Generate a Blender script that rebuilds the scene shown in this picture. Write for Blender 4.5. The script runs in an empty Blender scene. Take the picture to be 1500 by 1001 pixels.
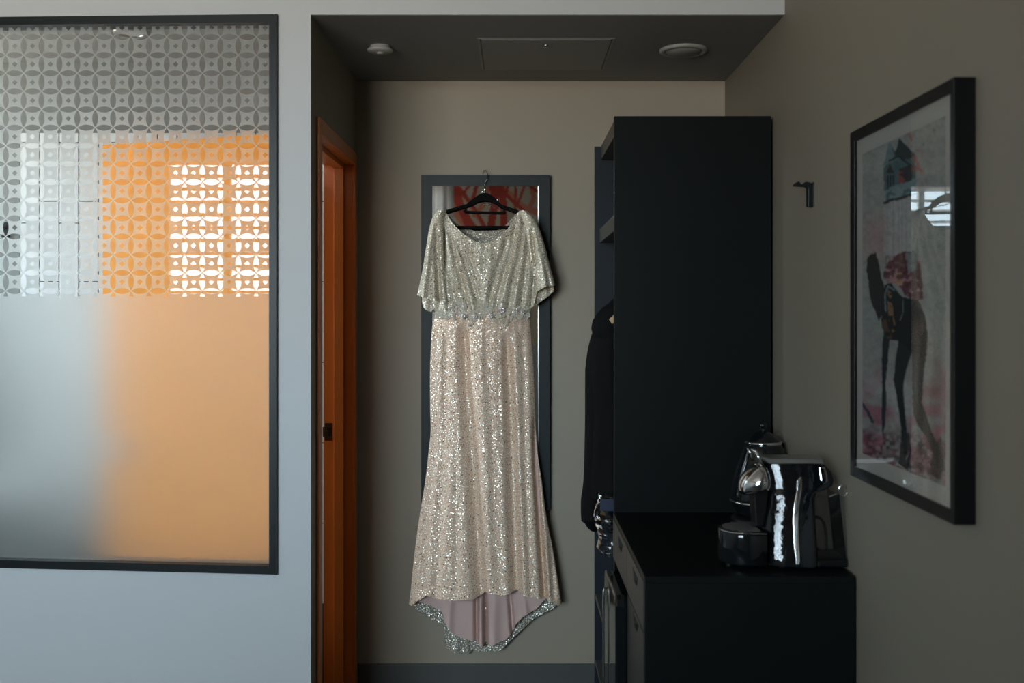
import bpy, bmesh, math, random
import numpy as np
from mathutils import Vector, Matrix
random.seed(7)
SC = bpy.context.scene
COL = SC.collection
EYE = 1.48
F = 1500.0
PX, PY = 755.0, 460.0

# ------------------------------------------------------------------ camera
cam_d = bpy.data.cameras.new('camera')
cam_d.sensor_width = 36.0; cam_d.lens = 36.0
cam_d.shift_x = -5.0 / 1500.0
cam_d.shift_y = -40.5 / 1500.0
cam_d.clip_start = 0.02
cam_d.dof.use_dof = True; cam_d.dof.focus_distance = 3.78; cam_d.dof.aperture_fstop = 4.0
cam = bpy.data.objects.new('camera', cam_d); COL.objects.link(cam)
cam.location = (0, 0, EYE); cam.rotation_euler = (math.pi / 2, 0, 0)
SC.camera = cam

# ------------------------------------------------------------------ sky and exposure
world = bpy.data.worlds.new('overcast_sky'); SC.world = world
world.use_nodes = True
wn = world.node_tree.nodes; wl = world.node_tree.links
for n in list(wn): wn.remove(n)
w_out = wn.new('ShaderNodeOutputWorld'); w_bg = wn.new('ShaderNodeBackground')
w_tc = wn.new('ShaderNodeTexCoord'); w_sep = wn.new('ShaderNodeSeparateXYZ'); w_rmp = wn.new('ShaderNodeValToRGB')
w_rmp.color_ramp.elements[0].position = 0.47; w_rmp.color_ramp.elements[0].color = (0.56, 0.52, 0.46, 1)
w_rmp.color_ramp.elements[1].position = 0.53; w_rmp.color_ramp.elements[1].color = (0.70, 0.88, 1.0, 1)
w_map = wn.new('ShaderNodeMath'); w_map.operation = 'MULTIPLY_ADD'
w_map.inputs[1].default_value = 0.5; w_map.inputs[2].default_value = 0.5
wl.new(w_tc.outputs['Generated'], w_sep.inputs[0]); wl.new(w_sep.outputs['Z'], w_map.inputs[0])
wl.new(w_map.outputs[0], w_rmp.inputs[0]); wl.new(w_rmp.outputs[0], w_bg.inputs[0])
w_bg.inputs[1].default_value = 33.0
wl.new(w_bg.outputs[0], w_out.inputs[0])
SC.view_settings.view_transform = 'Standard'; SC.view_settings.look = 'None'
SC.view_settings.gamma = 1.0; SC.view_settings.use_curve_mapping = False
SC.view_settings.exposure = 0.0
SC.cycles.use_denoising = True
SC.cycles.max_bounces = 14; SC.cycles.transmission_bounces = 12; SC.cycles.transparent_max_bounces = 16
SC.cycles.sample_clamp_indirect = 6.0

# ------------------------------------------------------------------ main dimensions (metres)
DB, DF = 3.896, 3.03          # niche back wall, room-side wall plane
XL, XR = -0.605, 0.797        # niche side walls
ZN = 2.366                    # niche ceiling
ZC = 2.78                     # room ceiling
YR = -1.40                    # wall behind the camera
XW = -3.30                    # far left wall of the room
WINX0, WINX1, WINZ0, WINZ1 = -2.62, -0.62, 1.00, 2.66   # daylight window behind the camera

# daylight comes in through that window: a portal over its opening guides the sky's light
pl = bpy.data.lights.new('window_portal', 'AREA'); pl.shape = 'RECTANGLE'
pl.size = WINX1 - WINX0; pl.size_y = WINZ1 - WINZ0; pl.cycles.is_portal = True
po = bpy.data.objects.new('window_portal', pl); COL.objects.link(po)
po.rotation_euler = (math.pi / 2, 0, 0)
# added window in the bathroom's far side, to light its door and tiles
BWY0, BWY1, BWZ0, BWZ1, XB0 = 3.18, 3.86, 1.52, 2.37, -2.75
pl2 = bpy.data.lights.new('added_window_portal', 'AREA'); pl2.shape = 'RECTANGLE'
pl2.size = BWZ1 - BWZ0; pl2.size_y = BWY1 - BWY0; pl2.cycles.is_portal = True
po2 = bpy.data.objects.new('added_window_portal', pl2); COL.objects.link(po2)
po2.location = (XB0 - .11, (BWY0 + BWY1) / 2, (BWZ0 + BWZ1) / 2); po2.rotation_euler = (0, -math.pi / 2, 0)
po.location = ((WINX0 + WINX1) / 2, YR - 0.17, (WINZ0 + WINZ1) / 2)

# ------------------------------------------------------------------ helpers
def lin(r, g, b):
    f = lambda c: (c / 255 / 12.92) if c / 255 <= 0.04045 else ((c / 255 + 0.055) / 1.055) ** 2.4
    return (f(r), f(g), f(b), 1.0)

def W(x, y, d):               # photograph pixel at a chosen distance -> point in the room
    return Vector(((x - PX) * d / F, d, EYE + (PY - y) * d / F))

MATS = {}
def newmat(name):
    m = bpy.data.materials.new(name); m.use_nodes = True
    nt = m.node_tree
    for n in list(nt.nodes): nt.nodes.remove(n)
    o = nt.nodes.new('ShaderNodeOutputMaterial')
    MATS[name] = m
    return m, nt, o

def pmat(name, col, rough=0.5, metal=0.0, var=0.06, vscale=6.0, bump=0.0, bscale=200.0, spec=0.5, coat=0.0, alpha=1.0):
    m, nt, o = newmat(name)
    p = nt.nodes.new('ShaderNodeBsdfPrincipled')
    tc = nt.nodes.new('ShaderNodeTexCoord')
    nz = nt.nodes.new('ShaderNodeTexNoise'); nz.inputs['Scale'].default_value = vscale; nz.inputs['Detail'].default_value = 4
    nt.links.new(tc.outputs['Object'], nz.inputs['Vector'])
    mx = nt.nodes.new('ShaderNodeMix'); mx.data_type = 'RGBA'
    a = tuple(max(0, c * (1 - var)) for c in col[:3]) + (1,); b = tuple(min(1, c * (1 + var)) for c in col[:3]) + (1,)
    mx.inputs[6].default_value = a; mx.inputs[7].default_value = b
    nt.links.new(nz.outputs['Fac'], mx.inputs[0]); nt.links.new(mx.outputs[2], p.inputs['Base Color'])
    p.inputs['Roughness'].default_value = rough; p.inputs['Metallic'].default_value = metal
    p.inputs['Specular IOR Level'].default_value = spec
    p.inputs['Coat Weight'].default_value = coat; p.inputs['Coat Roughness'].default_value = 0.05
    if bump:
        n2 = nt.nodes.new('ShaderNodeTexNoise'); n2.inputs['Scale'].default_value = bscale; n2.inputs['Detail'].default_value = 3
        nt.links.new(tc.outputs['Object'], n2.inputs['Vector'])
        bp = nt.nodes.new('ShaderNodeBump'); bp.inputs['Strength'].default_value = bump; bp.inputs['Distance'].default_value = 0.002
        nt.links.new(n2.outputs['Fac'], bp.inputs['Height']); nt.links.new(bp.outputs[0], p.inputs['Normal'])
    nt.links.new(p.outputs[0], o.inputs[0])
    return m

def emat(name, col, strength):
    m, nt, o = newmat(name)
    e = nt.nodes.new('ShaderNodeEmission'); e.inputs[0].default_value = col; e.inputs[1].default_value = strength
    nt.links.new(e.outputs[0], o.inputs[0]); return m

def thin_glass(name, tint=(1, 1, 1, 1), ior=1.5, rough=0.0):
    m, nt, o = newmat(name)
    t = nt.nodes.new('ShaderNodeBsdfTransparent'); t.inputs[0].default_value = tint
    g = nt.nodes.new('ShaderNodeBsdfGlossy'); g.inputs['Roughness'].default_value = rough
    fr = nt.nodes.new('ShaderNodeFresnel'); fr.inputs['IOR'].default_value = ior
    mx = nt.nodes.new('ShaderNodeMixShader')
    nt.links.new(fr.outputs[0], mx.inputs[0]); nt.links.new(t.outputs[0], mx.inputs[1]); nt.links.new(g.outputs[0], mx.inputs[2])
    nt.links.new(mx.outputs[0], o.inputs[0]); return m

class MB:
    """collects shapes for one mesh object (world coordinates)"""
    def __init__(s): s.v = []; s.f = []; s.sm = []; s.mi = []
    def add(s, vs, fs, smooth=False, mi=0):
        b = len(s.v); s.v += [tuple(v) for v in vs]
        for f in fs:
            s.f.append(tuple(b + i for i in f)); s.sm.append(smooth); s.mi.append(mi)
        return s
    def bm(s, bm, smooth=False, mi=0):
        bm.verts.ensure_lookup_table()
        for i, v in enumerate(bm.verts): v.index = i
        s.add([v.co.copy() for v in bm.verts], [[v.index for v in f.verts] for f in bm.faces], smooth, mi)
        bm.free(); return s
    def box(s, x0, x1, y0, y1, z0, z1, bevel=0.0, seg=2, mi=0):
        bm = bmesh.new(); bmesh.ops.create_cube(bm, size=1.0)
        for v in bm.verts:
            v.co = Vector(((x0 + x1) / 2 + v.co.x * (x1 - x0), (y0 + y1) / 2 + v.co.y * (y1 - y0), (z0 + z1) / 2 + v.co.z * (z1 - z0)))
        if bevel: bmesh.ops.bevel(bm, geom=bm.edges[:], offset=bevel, segments=seg, affect='EDGES', profile=0.5)
        return s.bm(bm, False, mi)
    def hexa(s, p, mi=0):     # eight corners: bottom ring 0-3, top ring 4-7
        return s.add(p, [(3, 2, 1, 0), (4, 5, 6, 7), (0, 1, 5, 4), (1, 2, 6, 5), (2, 3, 7, 6), (3, 0, 4, 7)], mi=mi)
    def prism(s, pts, axis, a, b, bevel=0.0, seg=2, smooth=False, mi=0):
        """pts: outline of 2-D points; axis 'y': (x,z) outlines, 'z': (x,y), 'x': (y,z)"""
        mk = {'y': lambda p, t: (p[0], t, p[1]), 'z': lambda p, t: (p[0], p[1], t), 'x': lambda p, t: (t, p[0], p[1])}[axis]
        bm = bmesh.new()
        v0 = [bm.verts.new(mk(p, a)) for p in pts]; v1 = [bm.verts.new(mk(p, b)) for p in pts]
        n = len(pts)
        fa = bm.faces.new(v0); fb = bm.faces.new(v1[::-1])
        for i in range(n): bm.faces.new((v0[i], v0[(i + 1) % n], v1[(i + 1) % n], v1[i]))
        bmesh.ops.recalc_face_normals(bm, faces=bm.faces[:])
        if bevel:
            es = [e for e in bm.edges if len({v in v0 for v in e.verts}) == 1]
            bmesh.ops.bevel(bm, geom=es, offset=bevel, segments=seg, affect='EDGES', profile=0.5)
        return s.bm(bm, smooth, mi)
    def tube(s, pts, r, n=10, closed=False, mi=0):
        pts = [Vector(p) for p in pts]; rs = r if isinstance(r, (list, tuple)) else [r] * len(pts)
        vs = []; m = len(pts); ref = None
        for i, p in enumerate(pts):
            if closed: t = pts[(i + 1) % m] - pts[i - 1]
            else: t = pts[min(i + 1, m - 1)] - pts[max(i - 1, 0)]
            t.normalize()
            if ref is None: ref = t.orthogonal().normalized()
            ref = (ref - t * ref.dot(t)).normalized(); bi = t.cross(ref)
            for k in range(n):
                a = 2 * math.pi * k / n
                vs.append(p + (ref * math.cos(a) + bi * math.sin(a)) * rs[i])
        fs = []
        for i in range(m if closed else m - 1):
            j = (i + 1) % m
            for k in range(n):
                fs.append((i * n + k, i * n + (k + 1) % n, j * n + (k + 1) % n, j * n + k))
        if not closed: fs += [tuple(range(n))[::-1], tuple((m - 1) * n + k for k in range(n))]
        return s.add(vs, fs, True, mi)
    def lathe(s, c, prof, n=40, mi=0, a0=0.0, a1=2 * math.pi, smooth=True):
        """prof: (radius, height) pairs about a vertical axis at c"""
        full = abs(a1 - a0 - 2 * math.pi) < 1e-6; m = n if full else n + 1
        vs = [(c[0] + r * math.cos(a0 + (a1 - a0) * k / n), c[1] + r * math.sin(a0 + (a1 - a0) * k / n), c[2] + h) for r, h in prof for k in range(m)]
        fs = []
        for i in range(len(prof) - 1):
            for k in range(n):
                k2 = (k + 1) % m
                fs.append((i * m + k, i * m + k2, (i + 1) * m + k2, (i + 1) * m + k))
        return s.add(vs, fs, smooth, mi)
    def ball(s, c, r, seg=12, rings=8, sz=1.0, mi=0):
        prof = [(max(1e-5, r * math.sin(math.pi * i / rings)), -r * sz * math.cos(math.pi * i / rings)) for i in range(rings + 1)]
        return s.lathe(c, prof, seg, mi)
    def build(s, name, mats, parent=None, uv=None, autosmooth=None):
        me = bpy.data.meshes.new(name); me.from_pydata(s.v, [], s.f)
        for m in (mats if isinstance(mats, (list, tuple)) else [mats]): me.materials.append(m)
        me.polygons.foreach_set('use_smooth', s.sm); me.polygons.foreach_set('material_index', s.mi)
        me.update()
        o = bpy.data.objects.new(name, me); COL.objects.link(o)
        if parent is not None: adopt(o, parent)
        return o

def adopt(o, parent):
    base = Vector((0, 0, 0)); q = parent
    while q is not None: base += q.location; q = q.parent
    o.parent = parent; o.matrix_parent_inverse = Matrix.Translation(-parent.location) if parent.parent is None and parent.type == 'EMPTY' else Matrix.Identity(4)

def tag(o, label, cat, group=None, kind=None):
    o['label'] = label; o['category'] = cat
    if group: o['group'] = group
    if kind: o['kind'] = kind
    return o

def empty(name, loc, label, cat, group=None, kind=None):
    o = bpy.data.objects.new(name, None); COL.objects.link(o); o.location = loc; o.empty_display_size = 0.05
    return tag(o, label, cat, group, kind)

def catmull(pts, n=8, closed=False):
    pts = [Vector(p) for p in pts]; out = []; m = len(pts)
    for i in range(m if closed else m - 1):
        p0 = pts[i - 1] if (i > 0 or closed) else pts[0]; p1 = pts[i]; p2 = pts[(i + 1) % m]
        p3 = pts[(i + 2) % m] if (closed or i + 2 < m) else pts[-1]
        for k in range(n):
            t = k / n
            out.append(0.5 * ((2 * p1) + (p2 - p0) * t + (2 * p0 - 5 * p1 + 4 * p2 - p3) * t * t + (3 * p1 - p0 - 3 * p2 + p3) * t ** 3))
    if not closed: out.append(pts[-1])
    return out

class NX:
    """small helper for math node expressions"""
    def __init__(s, nt): s.nt = nt
    def m(s, op, a, b=None, c=None):
        n = s.nt.nodes.new('ShaderNodeMath'); n.operation = op
        for i, v in enumerate((a, b, c)):
            if v is None: continue
            if isinstance(v, (int, float)): n.inputs[i].default_value = v
            else: s.nt.links.new(v, n.inputs[i])
        return n.outputs[0]

# ------------------------------------------------------------------ materials
M_white = pmat('white_wall_paint', (0.475, 0.487, 0.492), 0.55, var=0.02, vscale=2.5, bump=0.12, bscale=90)
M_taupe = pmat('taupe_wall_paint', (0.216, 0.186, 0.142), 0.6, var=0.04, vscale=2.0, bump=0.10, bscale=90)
M_taupe_lit = pmat('lit_taupe_wall_paint', (0.345, 0.298, 0.228), 0.6, var=0.04, vscale=2.0, bump=0.10, bscale=90)  # same taupe paint, extra light put into its colour for the niche back
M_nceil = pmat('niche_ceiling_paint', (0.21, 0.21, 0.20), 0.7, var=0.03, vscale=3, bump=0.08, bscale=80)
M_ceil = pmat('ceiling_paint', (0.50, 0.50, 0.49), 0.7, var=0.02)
M_floor = pmat('floor_carpet', (0.09, 0.085, 0.08), 0.95, var=0.25, vscale=60, bump=0.5, bscale=300)
M_skirt = pmat('baseboard_paint', (0.085, 0.088, 0.085), 0.4, var=0.04)
M_black = pmat('black_steel', (0.004, 0.006, 0.0065), 0.40, var=0.15, vscale=30, spec=0.25)
M_lam = pmat('black_laminate', (0.0030, 0.0048, 0.0048), 0.45, var=0.14, vscale=9, bump=0.05, bscale=120, spec=0.15)
M_lamin = pmat('blue_black_laminate', (0.011, 0.016, 0.022), 0.5, var=0.14, vscale=9, spec=0.25)
M_edge = pmat('grey_laminate_edge', (0.048, 0.046, 0.040), 0.4, var=0.08, vscale=20, spec=0.3)
M_orange = pmat('orange_door_paint', (0.95, 0.345, 0.03), 0.38, var=0.05, vscale=8)
M_rust = pmat('rust_frame_paint', (0.56, 0.155, 0.026), 0.36, var=0.06, vscale=8, bump=0.05, bscale=70)
M_vanity = pmat('dark_green_vanity', (0.040, 0.060, 0.050), 0.4, var=0.08)
M_basin = pmat('white_ceramic', (0.75, 0.76, 0.75), 0.12, var=0.01)
M_tile = pmat('white_glazed_tile', (0.78, 0.80, 0.79), 0.15, var=0.02, vscale=3)
M_grout = pmat('dark_grout', (0.03, 0.04, 0.038), 0.9)
M_bgrey = pmat('bathroom_grey_paint', (0.20, 0.205, 0.19), 0.7, var=0.04)
M_bdark = pmat('dark_bathroom_tile', (0.07, 0.075, 0.07), 0.35, var=0.1)
M_brass = pmat('dark_bronze', (0.07, 0.05, 0.03), 0.4, 0.8, var=0.1)
M_chrome = pmat('chrome', (0.80, 0.80, 0.80), 0.08, 1.0, var=0.02)
M_brush = pmat('brushed_steel', (0.42, 0.41, 0.39), 0.32, 1.0, var=0.05, vscale=40)
M_gloss = pmat('gloss_black_plastic', (0.006, 0.007, 0.008), 0.06, var=0.1, spec=0.6)
M_wavy = pmat('gloss_black_shell', (0.004, 0.005, 0.006), 0.05, var=0.1, spec=0.5, bump=0.7, bscale=30)
M_satin = pmat('satin_black_plastic', (0.004, 0.0045, 0.005), 0.35, var=0.1, spec=0.25)
M_frame = pmat('mirror_frame_lacquer', (0.016, 0.022, 0.023), 0.45, var=0.10, vscale=14, bump=0.03, spec=0.25)
M_pframe = pmat('picture_frame_black', (0.003, 0.0035, 0.0035), 0.4, var=0.15, vscale=20, spec=0.2)
M_mirror = pmat('mirror_silvering', (0.88, 0.89, 0.88), 0.015, 1.0, var=0.005)
M_bevel = pmat('mirror_bevel', (0.30, 0.31, 0.31), 0.35, 1.0, var=0.01)
M_mat = pmat('picture_mat_board', (0.86, 0.84, 0.79), 0.85, var=0.02, vscale=20)
M_velvet = pmat('black_velvet_flock', (0.006, 0.006, 0.006), 0.9, var=0.2, vscale=60, spec=0.1)
M_wire = pmat('hook_steel', (0.30, 0.30, 0.30), 0.22, 1.0)
M_cloth = pmat('black_wool', (0.003, 0.003, 0.003), 0.75, var=0.3, vscale=30, bump=0.3, bscale=60, spec=0.12)
M_hwood = pmat('pale_hanger_wood', (0.50, 0.33, 0.20), 0.45, var=0.12, vscale=15)
M_vent = pmat('vent_plastic', (0.36, 0.35, 0.33), 0.5, var=0.03)
M_panel = pmat('access_panel_paint', (0.245, 0.24, 0.225), 0.6, var=0.03)
M_navy = pmat('navy_tape', (0.012, 0.02, 0.05), 0.5)
M_pvc = pmat('white_window_frame', (0.75, 0.76, 0.76), 0.35, var=0.02)
M_slat = pmat('white_blind_slat', (0.80, 0.81, 0.82), 0.4, var=0.02)
M_curtain = pmat('cream_curtain', (0.72, 0.68, 0.60), 0.9, var=0.05, vscale=10)
m_, nt_, o_ = newmat('sheer_curtain')
d_ = nt_.nodes.new('ShaderNodeBsdfDiffuse'); t_ = nt_.nodes.new('ShaderNodeBsdfTranslucent'); x_ = nt_.nodes.new('ShaderNodeMixShader'); x_.inputs[0].default_value = .5
d_.inputs[0].default_value = (.60, .57, .51, 1); t_.inputs[0].default_value = (.17, .16, .15, 1)
n_ = nt_.nodes.new('ShaderNodeTexNoise'); n_.inputs['Scale'].default_value = 200; b_ = nt_.nodes.new('ShaderNodeBump'); b_.inputs['Strength'].default_value = .1
nt_.links.new(n_.outputs['Fac'], b_.inputs['Height']); nt_.links.new(b_.outputs[0], d_.inputs['Normal'])
nt_.links.new(d_.outputs[0], x_.inputs[1]); nt_.links.new(t_.outputs[0], x_.inputs[2]); nt_.links.new(x_.outputs[0], o_.inputs[0]); M_curtain = m_
M_diffuser = pmat('lamp_diffuser', (0.5, 0.5, 0.48), 0.4)
M_glass = thin_glass('clear_glass')
M_tank = thin_glass('clear_plastic_tank', (0.80, 0.82, 0.82, 1), 1.45, 0.02)
M_pbag = thin_glass('clear_polythene', (0.88, 0.9, 0.92, 1), 1.45, 0.1)
M_picglass = thin_glass('picture_glass', (0.97, 0.98, 0.98, 1), 1.52)

def film_material():
    m, nt, o = newmat('patterned_frost_film'); x = NX(nt)
    geo = nt.nodes.new('ShaderNodeNewGeometry'); sep = nt.nodes.new('ShaderNodeSeparateXYZ')
    nt.links.new(geo.outputs['Position'], sep.inputs[0])
    d = 3.05
    ax = x.m('FRACT', x.m('DIVIDE', x.m('SUBTRACT', sep.outputs['X'], (165.6 - PX) * d / F - 100 * 26.2 * d / F), 26.2 * d / F))
    az = x.m('FRACT', x.m('DIVIDE', x.m('SUBTRACT', sep.outputs['Z'], EYE + (PY - 213.7) * d / F - 100 * 26.6 * d / F), 26.6 * d / F))
    def petal(a, b):
        da = x.m('SUBTRACT', a, 0.5)
        db = x.m('SUBTRACT', 0.5, x.m('ABSOLUTE', x.m('SUBTRACT', b, 0.5)))       # distance to nearest grid line
        s = x.m('ADD', x.m('MULTIPLY', da, da), x.m('POWER', x.m('ADD', db, 0.604), 2.0))
        return x.m('LESS_THAN', s, 0.592)
    dia = x.m('LESS_THAN', x.m('ADD', x.m('ABSOLUTE', x.m('SUBTRACT', ax, 0.5)), x.m('ABSOLUTE', x.m('SUBTRACT', az, 0.5))), 0.155)
    clear = x.m('MAXIMUM', x.m('MAXIMUM', petal(ax, az), petal(az, ax)), dia)
    clear = x.m('MULTIPLY', clear, x.m('GREATER_THAN', sep.outputs['Z'], EYE + (PY - 434.5) * d / F))
    g = nt.nodes.new('ShaderNodeBsdfGlass'); g.inputs['IOR'].default_value = 1.45; g.inputs['Roughness'].default_value = 0.0
    fr = nt.nodes.new('ShaderNodeBsdfGlass'); fr.inputs['IOR'].default_value = 1.45; fr.inputs['Roughness'].default_value = 0.62
    fr.inputs['Color'].default_value = (0.97, 0.98, 0.97, 1)
    df = nt.nodes.new('ShaderNodeBsdfDiffuse'); df.inputs[0].default_value = (0.80, 0.82, 0.81, 1)
    mf = nt.nodes.new('ShaderNodeMixShader'); mf.inputs[0].default_value = 0.075
    nt.links.new(fr.outputs[0], mf.inputs[1]); nt.links.new(df.outputs[0], mf.inputs[2])
    mx = nt.nodes.new('ShaderNodeMixShader'); nt.links.new(clear, mx.inputs[0])
    nt.links.new(mf.outputs[0], mx.inputs[1]); nt.links.new(g.outputs[0], mx.inputs[2])
    nt.links.new(mx.outputs[0], o.inputs[0])
    return m
M_film = film_material()
m_, nt_, o_ = newmat('float_glass')
g_ = nt_.nodes.new('ShaderNodeBsdfGlass'); g_.inputs['IOR'].default_value = 1.45; g_.inputs['Roughness'].default_value = 0.0
nt_.links.new(g_.outputs[0], o_.inputs[0]); M_float = m_

def sequin_material(name, base, base2, seq, scale, thr, tilt, metal_rough=0.3):
    m, nt, o = newmat(name); x = NX(nt)
    uv = nt.nodes.new('ShaderNodeUVMap'); uv.uv_map = 'fabric'
    vo = nt.nodes.new('ShaderNodeTexVoronoi'); vo.voronoi_dimensions = '2D'; vo.inputs['Scale'].default_value = scale
    nt.links.new(uv.outputs[0], vo.inputs['Vector'])
    v2 = nt.nodes.new('ShaderNodeTexVoronoi'); v2.voronoi_dimensions = '2D'; v2.inputs['Scale'].default_value = scale * 2.3
    nt.links.new(uv.outputs[0], v2.inputs['Vector'])
    nz = nt.nodes.new('ShaderNodeTexNoise'); nz.inputs['Scale'].default_value = scale * 0.35
    nt.links.new(uv.outputs[0], nz.inputs['Vector'])
    mb = nt.nodes.new('ShaderNodeMix'); mb.data_type = 'RGBA'; mb.inputs[6].default_value = base; mb.inputs[7].default_value = base2
    nt.links.new(x.m('MULTIPLY', v2.outputs['Distance'], 1.4), mb.inputs[0])
    fab = nt.nodes.new('ShaderNodeBsdfPrincipled'); fab.inputs['Roughness'].default_value = 0.75
    fab.inputs['Specular IOR Level'].default_value = 0.3
    nt.links.new(mb.outputs[2], fab.inputs['Base Color'])
    bp = nt.nodes.new('ShaderNodeBump'); bp.inputs['Strength'].default_value = 0.7; bp.inputs['Distance'].default_value = 0.002
    nt.links.new(v2.outputs['Distance'], bp.inputs['Height']); nt.links.new(bp.outputs[0], fab.inputs['Normal'])
    # sequins: small foil discs, each leaning its own way
    sq = nt.nodes.new('ShaderNodeBsdfPrincipled'); sq.inputs['Metallic'].default_value = 0.55
    sq.inputs['Roughness'].default_value = metal_rough
    sc = nt.nodes.new('ShaderNodeSeparateColor'); nt.links.new(vo.outputs['Color'], sc.inputs[0])
    rp = nt.nodes.new('ShaderNodeValToRGB'); e = rp.color_ramp.elements
    e[0].position = 0.10; e[0].color = (0.10, 0.09, 0.08, 1); e[1].position = 0.18; e[1].color = seq
    e2 = rp.color_ramp.elements.new(0.75); e2.color = tuple(min(1, c * 1.25) for c in seq[:3]) + (1,)
    nt.links.new(sc.outputs[2], rp.inputs[0]); nt.links.new(rp.outputs[0], sq.inputs['Base Color'])
    geo = nt.nodes.new('ShaderNodeNewGeometry')
    va = nt.nodes.new('ShaderNodeVectorMath'); va.operation = 'SUBTRACT'; va.inputs[1].default_value = (0.5, 0.5, 0.5)
    nt.links.new(vo.outputs['Color'], va.inputs[0])
    vs = nt.nodes.new('ShaderNodeVectorMath'); vs.operation = 'SCALE'; vs.inputs['Scale'].default_value = tilt
    nt.links.new(va.outputs[0], vs.inputs[0])
    vn = nt.nodes.new('ShaderNodeVectorMath'); vn.operation = 'ADD'
    nt.links.new(vs.outputs[0], vn.inputs[0]); nt.links.new(geo.outputs['Normal'], vn.inputs[1])
    vv = nt.nodes.new('ShaderNodeVectorMath'); vv.operation = 'NORMALIZE'; nt.links.new(vn.outputs[0], vv.inputs[0])
    nt.links.new(vv.outputs[0], sq.inputs['Normal'])
    mask = x.m('LESS_THAN', vo.outputs['Distance'], x.m('MULTIPLY_ADD', nz.outputs['Fac'], 0.30, thr - 0.15))  # disc size varies a little
    mx = nt.nodes.new('ShaderNodeMixShader'); nt.links.new(mask, mx.inputs[0])
    nt.links.new(fab.outputs[0], mx.inputs[1]); nt.links.new(sq.outputs[0], mx.inputs[2])
    nt.links.new(mx.outputs[0], o.inputs[0])
    return m
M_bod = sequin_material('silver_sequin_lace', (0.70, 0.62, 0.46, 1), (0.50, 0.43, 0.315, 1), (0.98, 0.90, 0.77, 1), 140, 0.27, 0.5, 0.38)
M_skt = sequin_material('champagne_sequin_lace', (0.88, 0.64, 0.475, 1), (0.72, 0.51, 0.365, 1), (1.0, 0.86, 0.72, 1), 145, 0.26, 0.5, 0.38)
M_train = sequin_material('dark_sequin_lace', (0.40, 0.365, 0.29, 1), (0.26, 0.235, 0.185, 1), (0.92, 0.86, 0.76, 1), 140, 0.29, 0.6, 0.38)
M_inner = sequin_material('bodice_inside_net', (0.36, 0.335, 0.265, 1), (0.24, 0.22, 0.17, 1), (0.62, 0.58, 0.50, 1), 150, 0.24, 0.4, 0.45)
M_lining = pmat('nude_lining', (0.64, 0.455, 0.41), 0.65, var=0.05, vscale=12, bump=0.1, bscale=60)
M_appl = pmat('silver_lace_applique', (0.60, 0.56, 0.46), 0.4, 0.0, var=0.6, vscale=260)
M_bead = pmat('rhinestone', (1.0, 0.86, 0.84), 0.1, 0.5, var=0.1, vscale=300)

# ------------------------------------------------------------------ setting: shell of the room
def struct(name, mb, mat, label, cat):
    return tag(mb.build(name, mat), label, cat, kind='structure')

struct('floor', MB().box(XW - .1, XR + .1, YR - .1, DB + .1, -0.06, 0.0), M_floor, 'dark carpeted floor of the hotel room', 'floor')
struct('ceiling', MB().box(XW - .1, XR + .1, YR - .1, DF, ZC, ZC + 0.06), M_ceil, 'white ceiling of the hotel room', 'ceiling')
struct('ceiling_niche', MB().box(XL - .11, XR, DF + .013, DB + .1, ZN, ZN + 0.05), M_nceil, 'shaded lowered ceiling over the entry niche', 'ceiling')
struct('wall_header', MB().box(XL - .0035, XR, DF, DF + .1, ZN + .05, ZC).box(XL - .0035, XR, DF, DF + .012, ZN, ZN + .05), M_white, 'pale painted header above the niche opening', 'wall')
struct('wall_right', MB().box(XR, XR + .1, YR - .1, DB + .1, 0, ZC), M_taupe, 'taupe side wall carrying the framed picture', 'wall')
struct('wall_back', MB().box(XL - .11, XR, DB, DB + .1, 0, ZN), M_taupe_lit, 'taupe back wall of the niche behind the mirror', 'wall')
struct('wall_room_left', MB().box(XW - .1, XW, YR - .1, DF + .1, 0, ZC), M_white, 'white far side wall of the room', 'wall')
struct('wall_rear', MB().box(XW, WINX0, YR - .16, YR, 0, ZC).box(WINX1, XR, YR - .16, YR, 0, ZC)
       .box(WINX0, WINX1, YR - .16, YR, 0, WINZ0).box(WINX0, WINX1, YR - .16, YR, WINZ1, ZC), M_white, 'wall with the daylight window behind the camera', 'wall')

# wall with the frosted window: pixel corners of the opening
GX0 = -2.05; GX1 = (407 - PX) * DF / F
gz = lambda x, y: EYE + (PY - y) * DF / F
slope = DF / F * 14 / 405 / (DF / F)    # the frame runs slightly out of level, as in the photograph
zt1, zb1 = gz(0, 22), gz(0, 841)
zt0 = zt1 - (GX1 - GX0) * 0.010; zb0 = zb1 + (GX1 - GX0) * 0.024
fw = MB()
fw.box(XW, GX0, DF, DF + .1, 0, ZC)
fw.box(GX1, XL - .0035, DF, DF + .1, 0, ZC); fw.box(XL - .0035, XL, DF, DF + .0008, 0, ZN)
def slab(mb, x0, x1, za0, za1, zb0_, zb1_, y0, y1, mi=0):   # quad slab: lower edge z at x0,x1; upper edge z at x0,x1
    mb.hexa([(x0, y0, za0), (x1, y0, za1), (x1, y1, za1), (x0, y1, za0), (x0, y0, zb0_), (x1, y0, zb1_), (x1, y1, zb1_), (x0, y1, zb0_)], mi)
slab(fw, GX0, GX1, 0, 0, zb0, zb1, DF, DF + .1)
slab(fw, GX0, GX1, zt0, zt1, ZC, ZC, DF, DF + .1)
struct('wall_front', fw, M_white, 'pale grey wall around the frosted bathroom window', 'wall')

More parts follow.
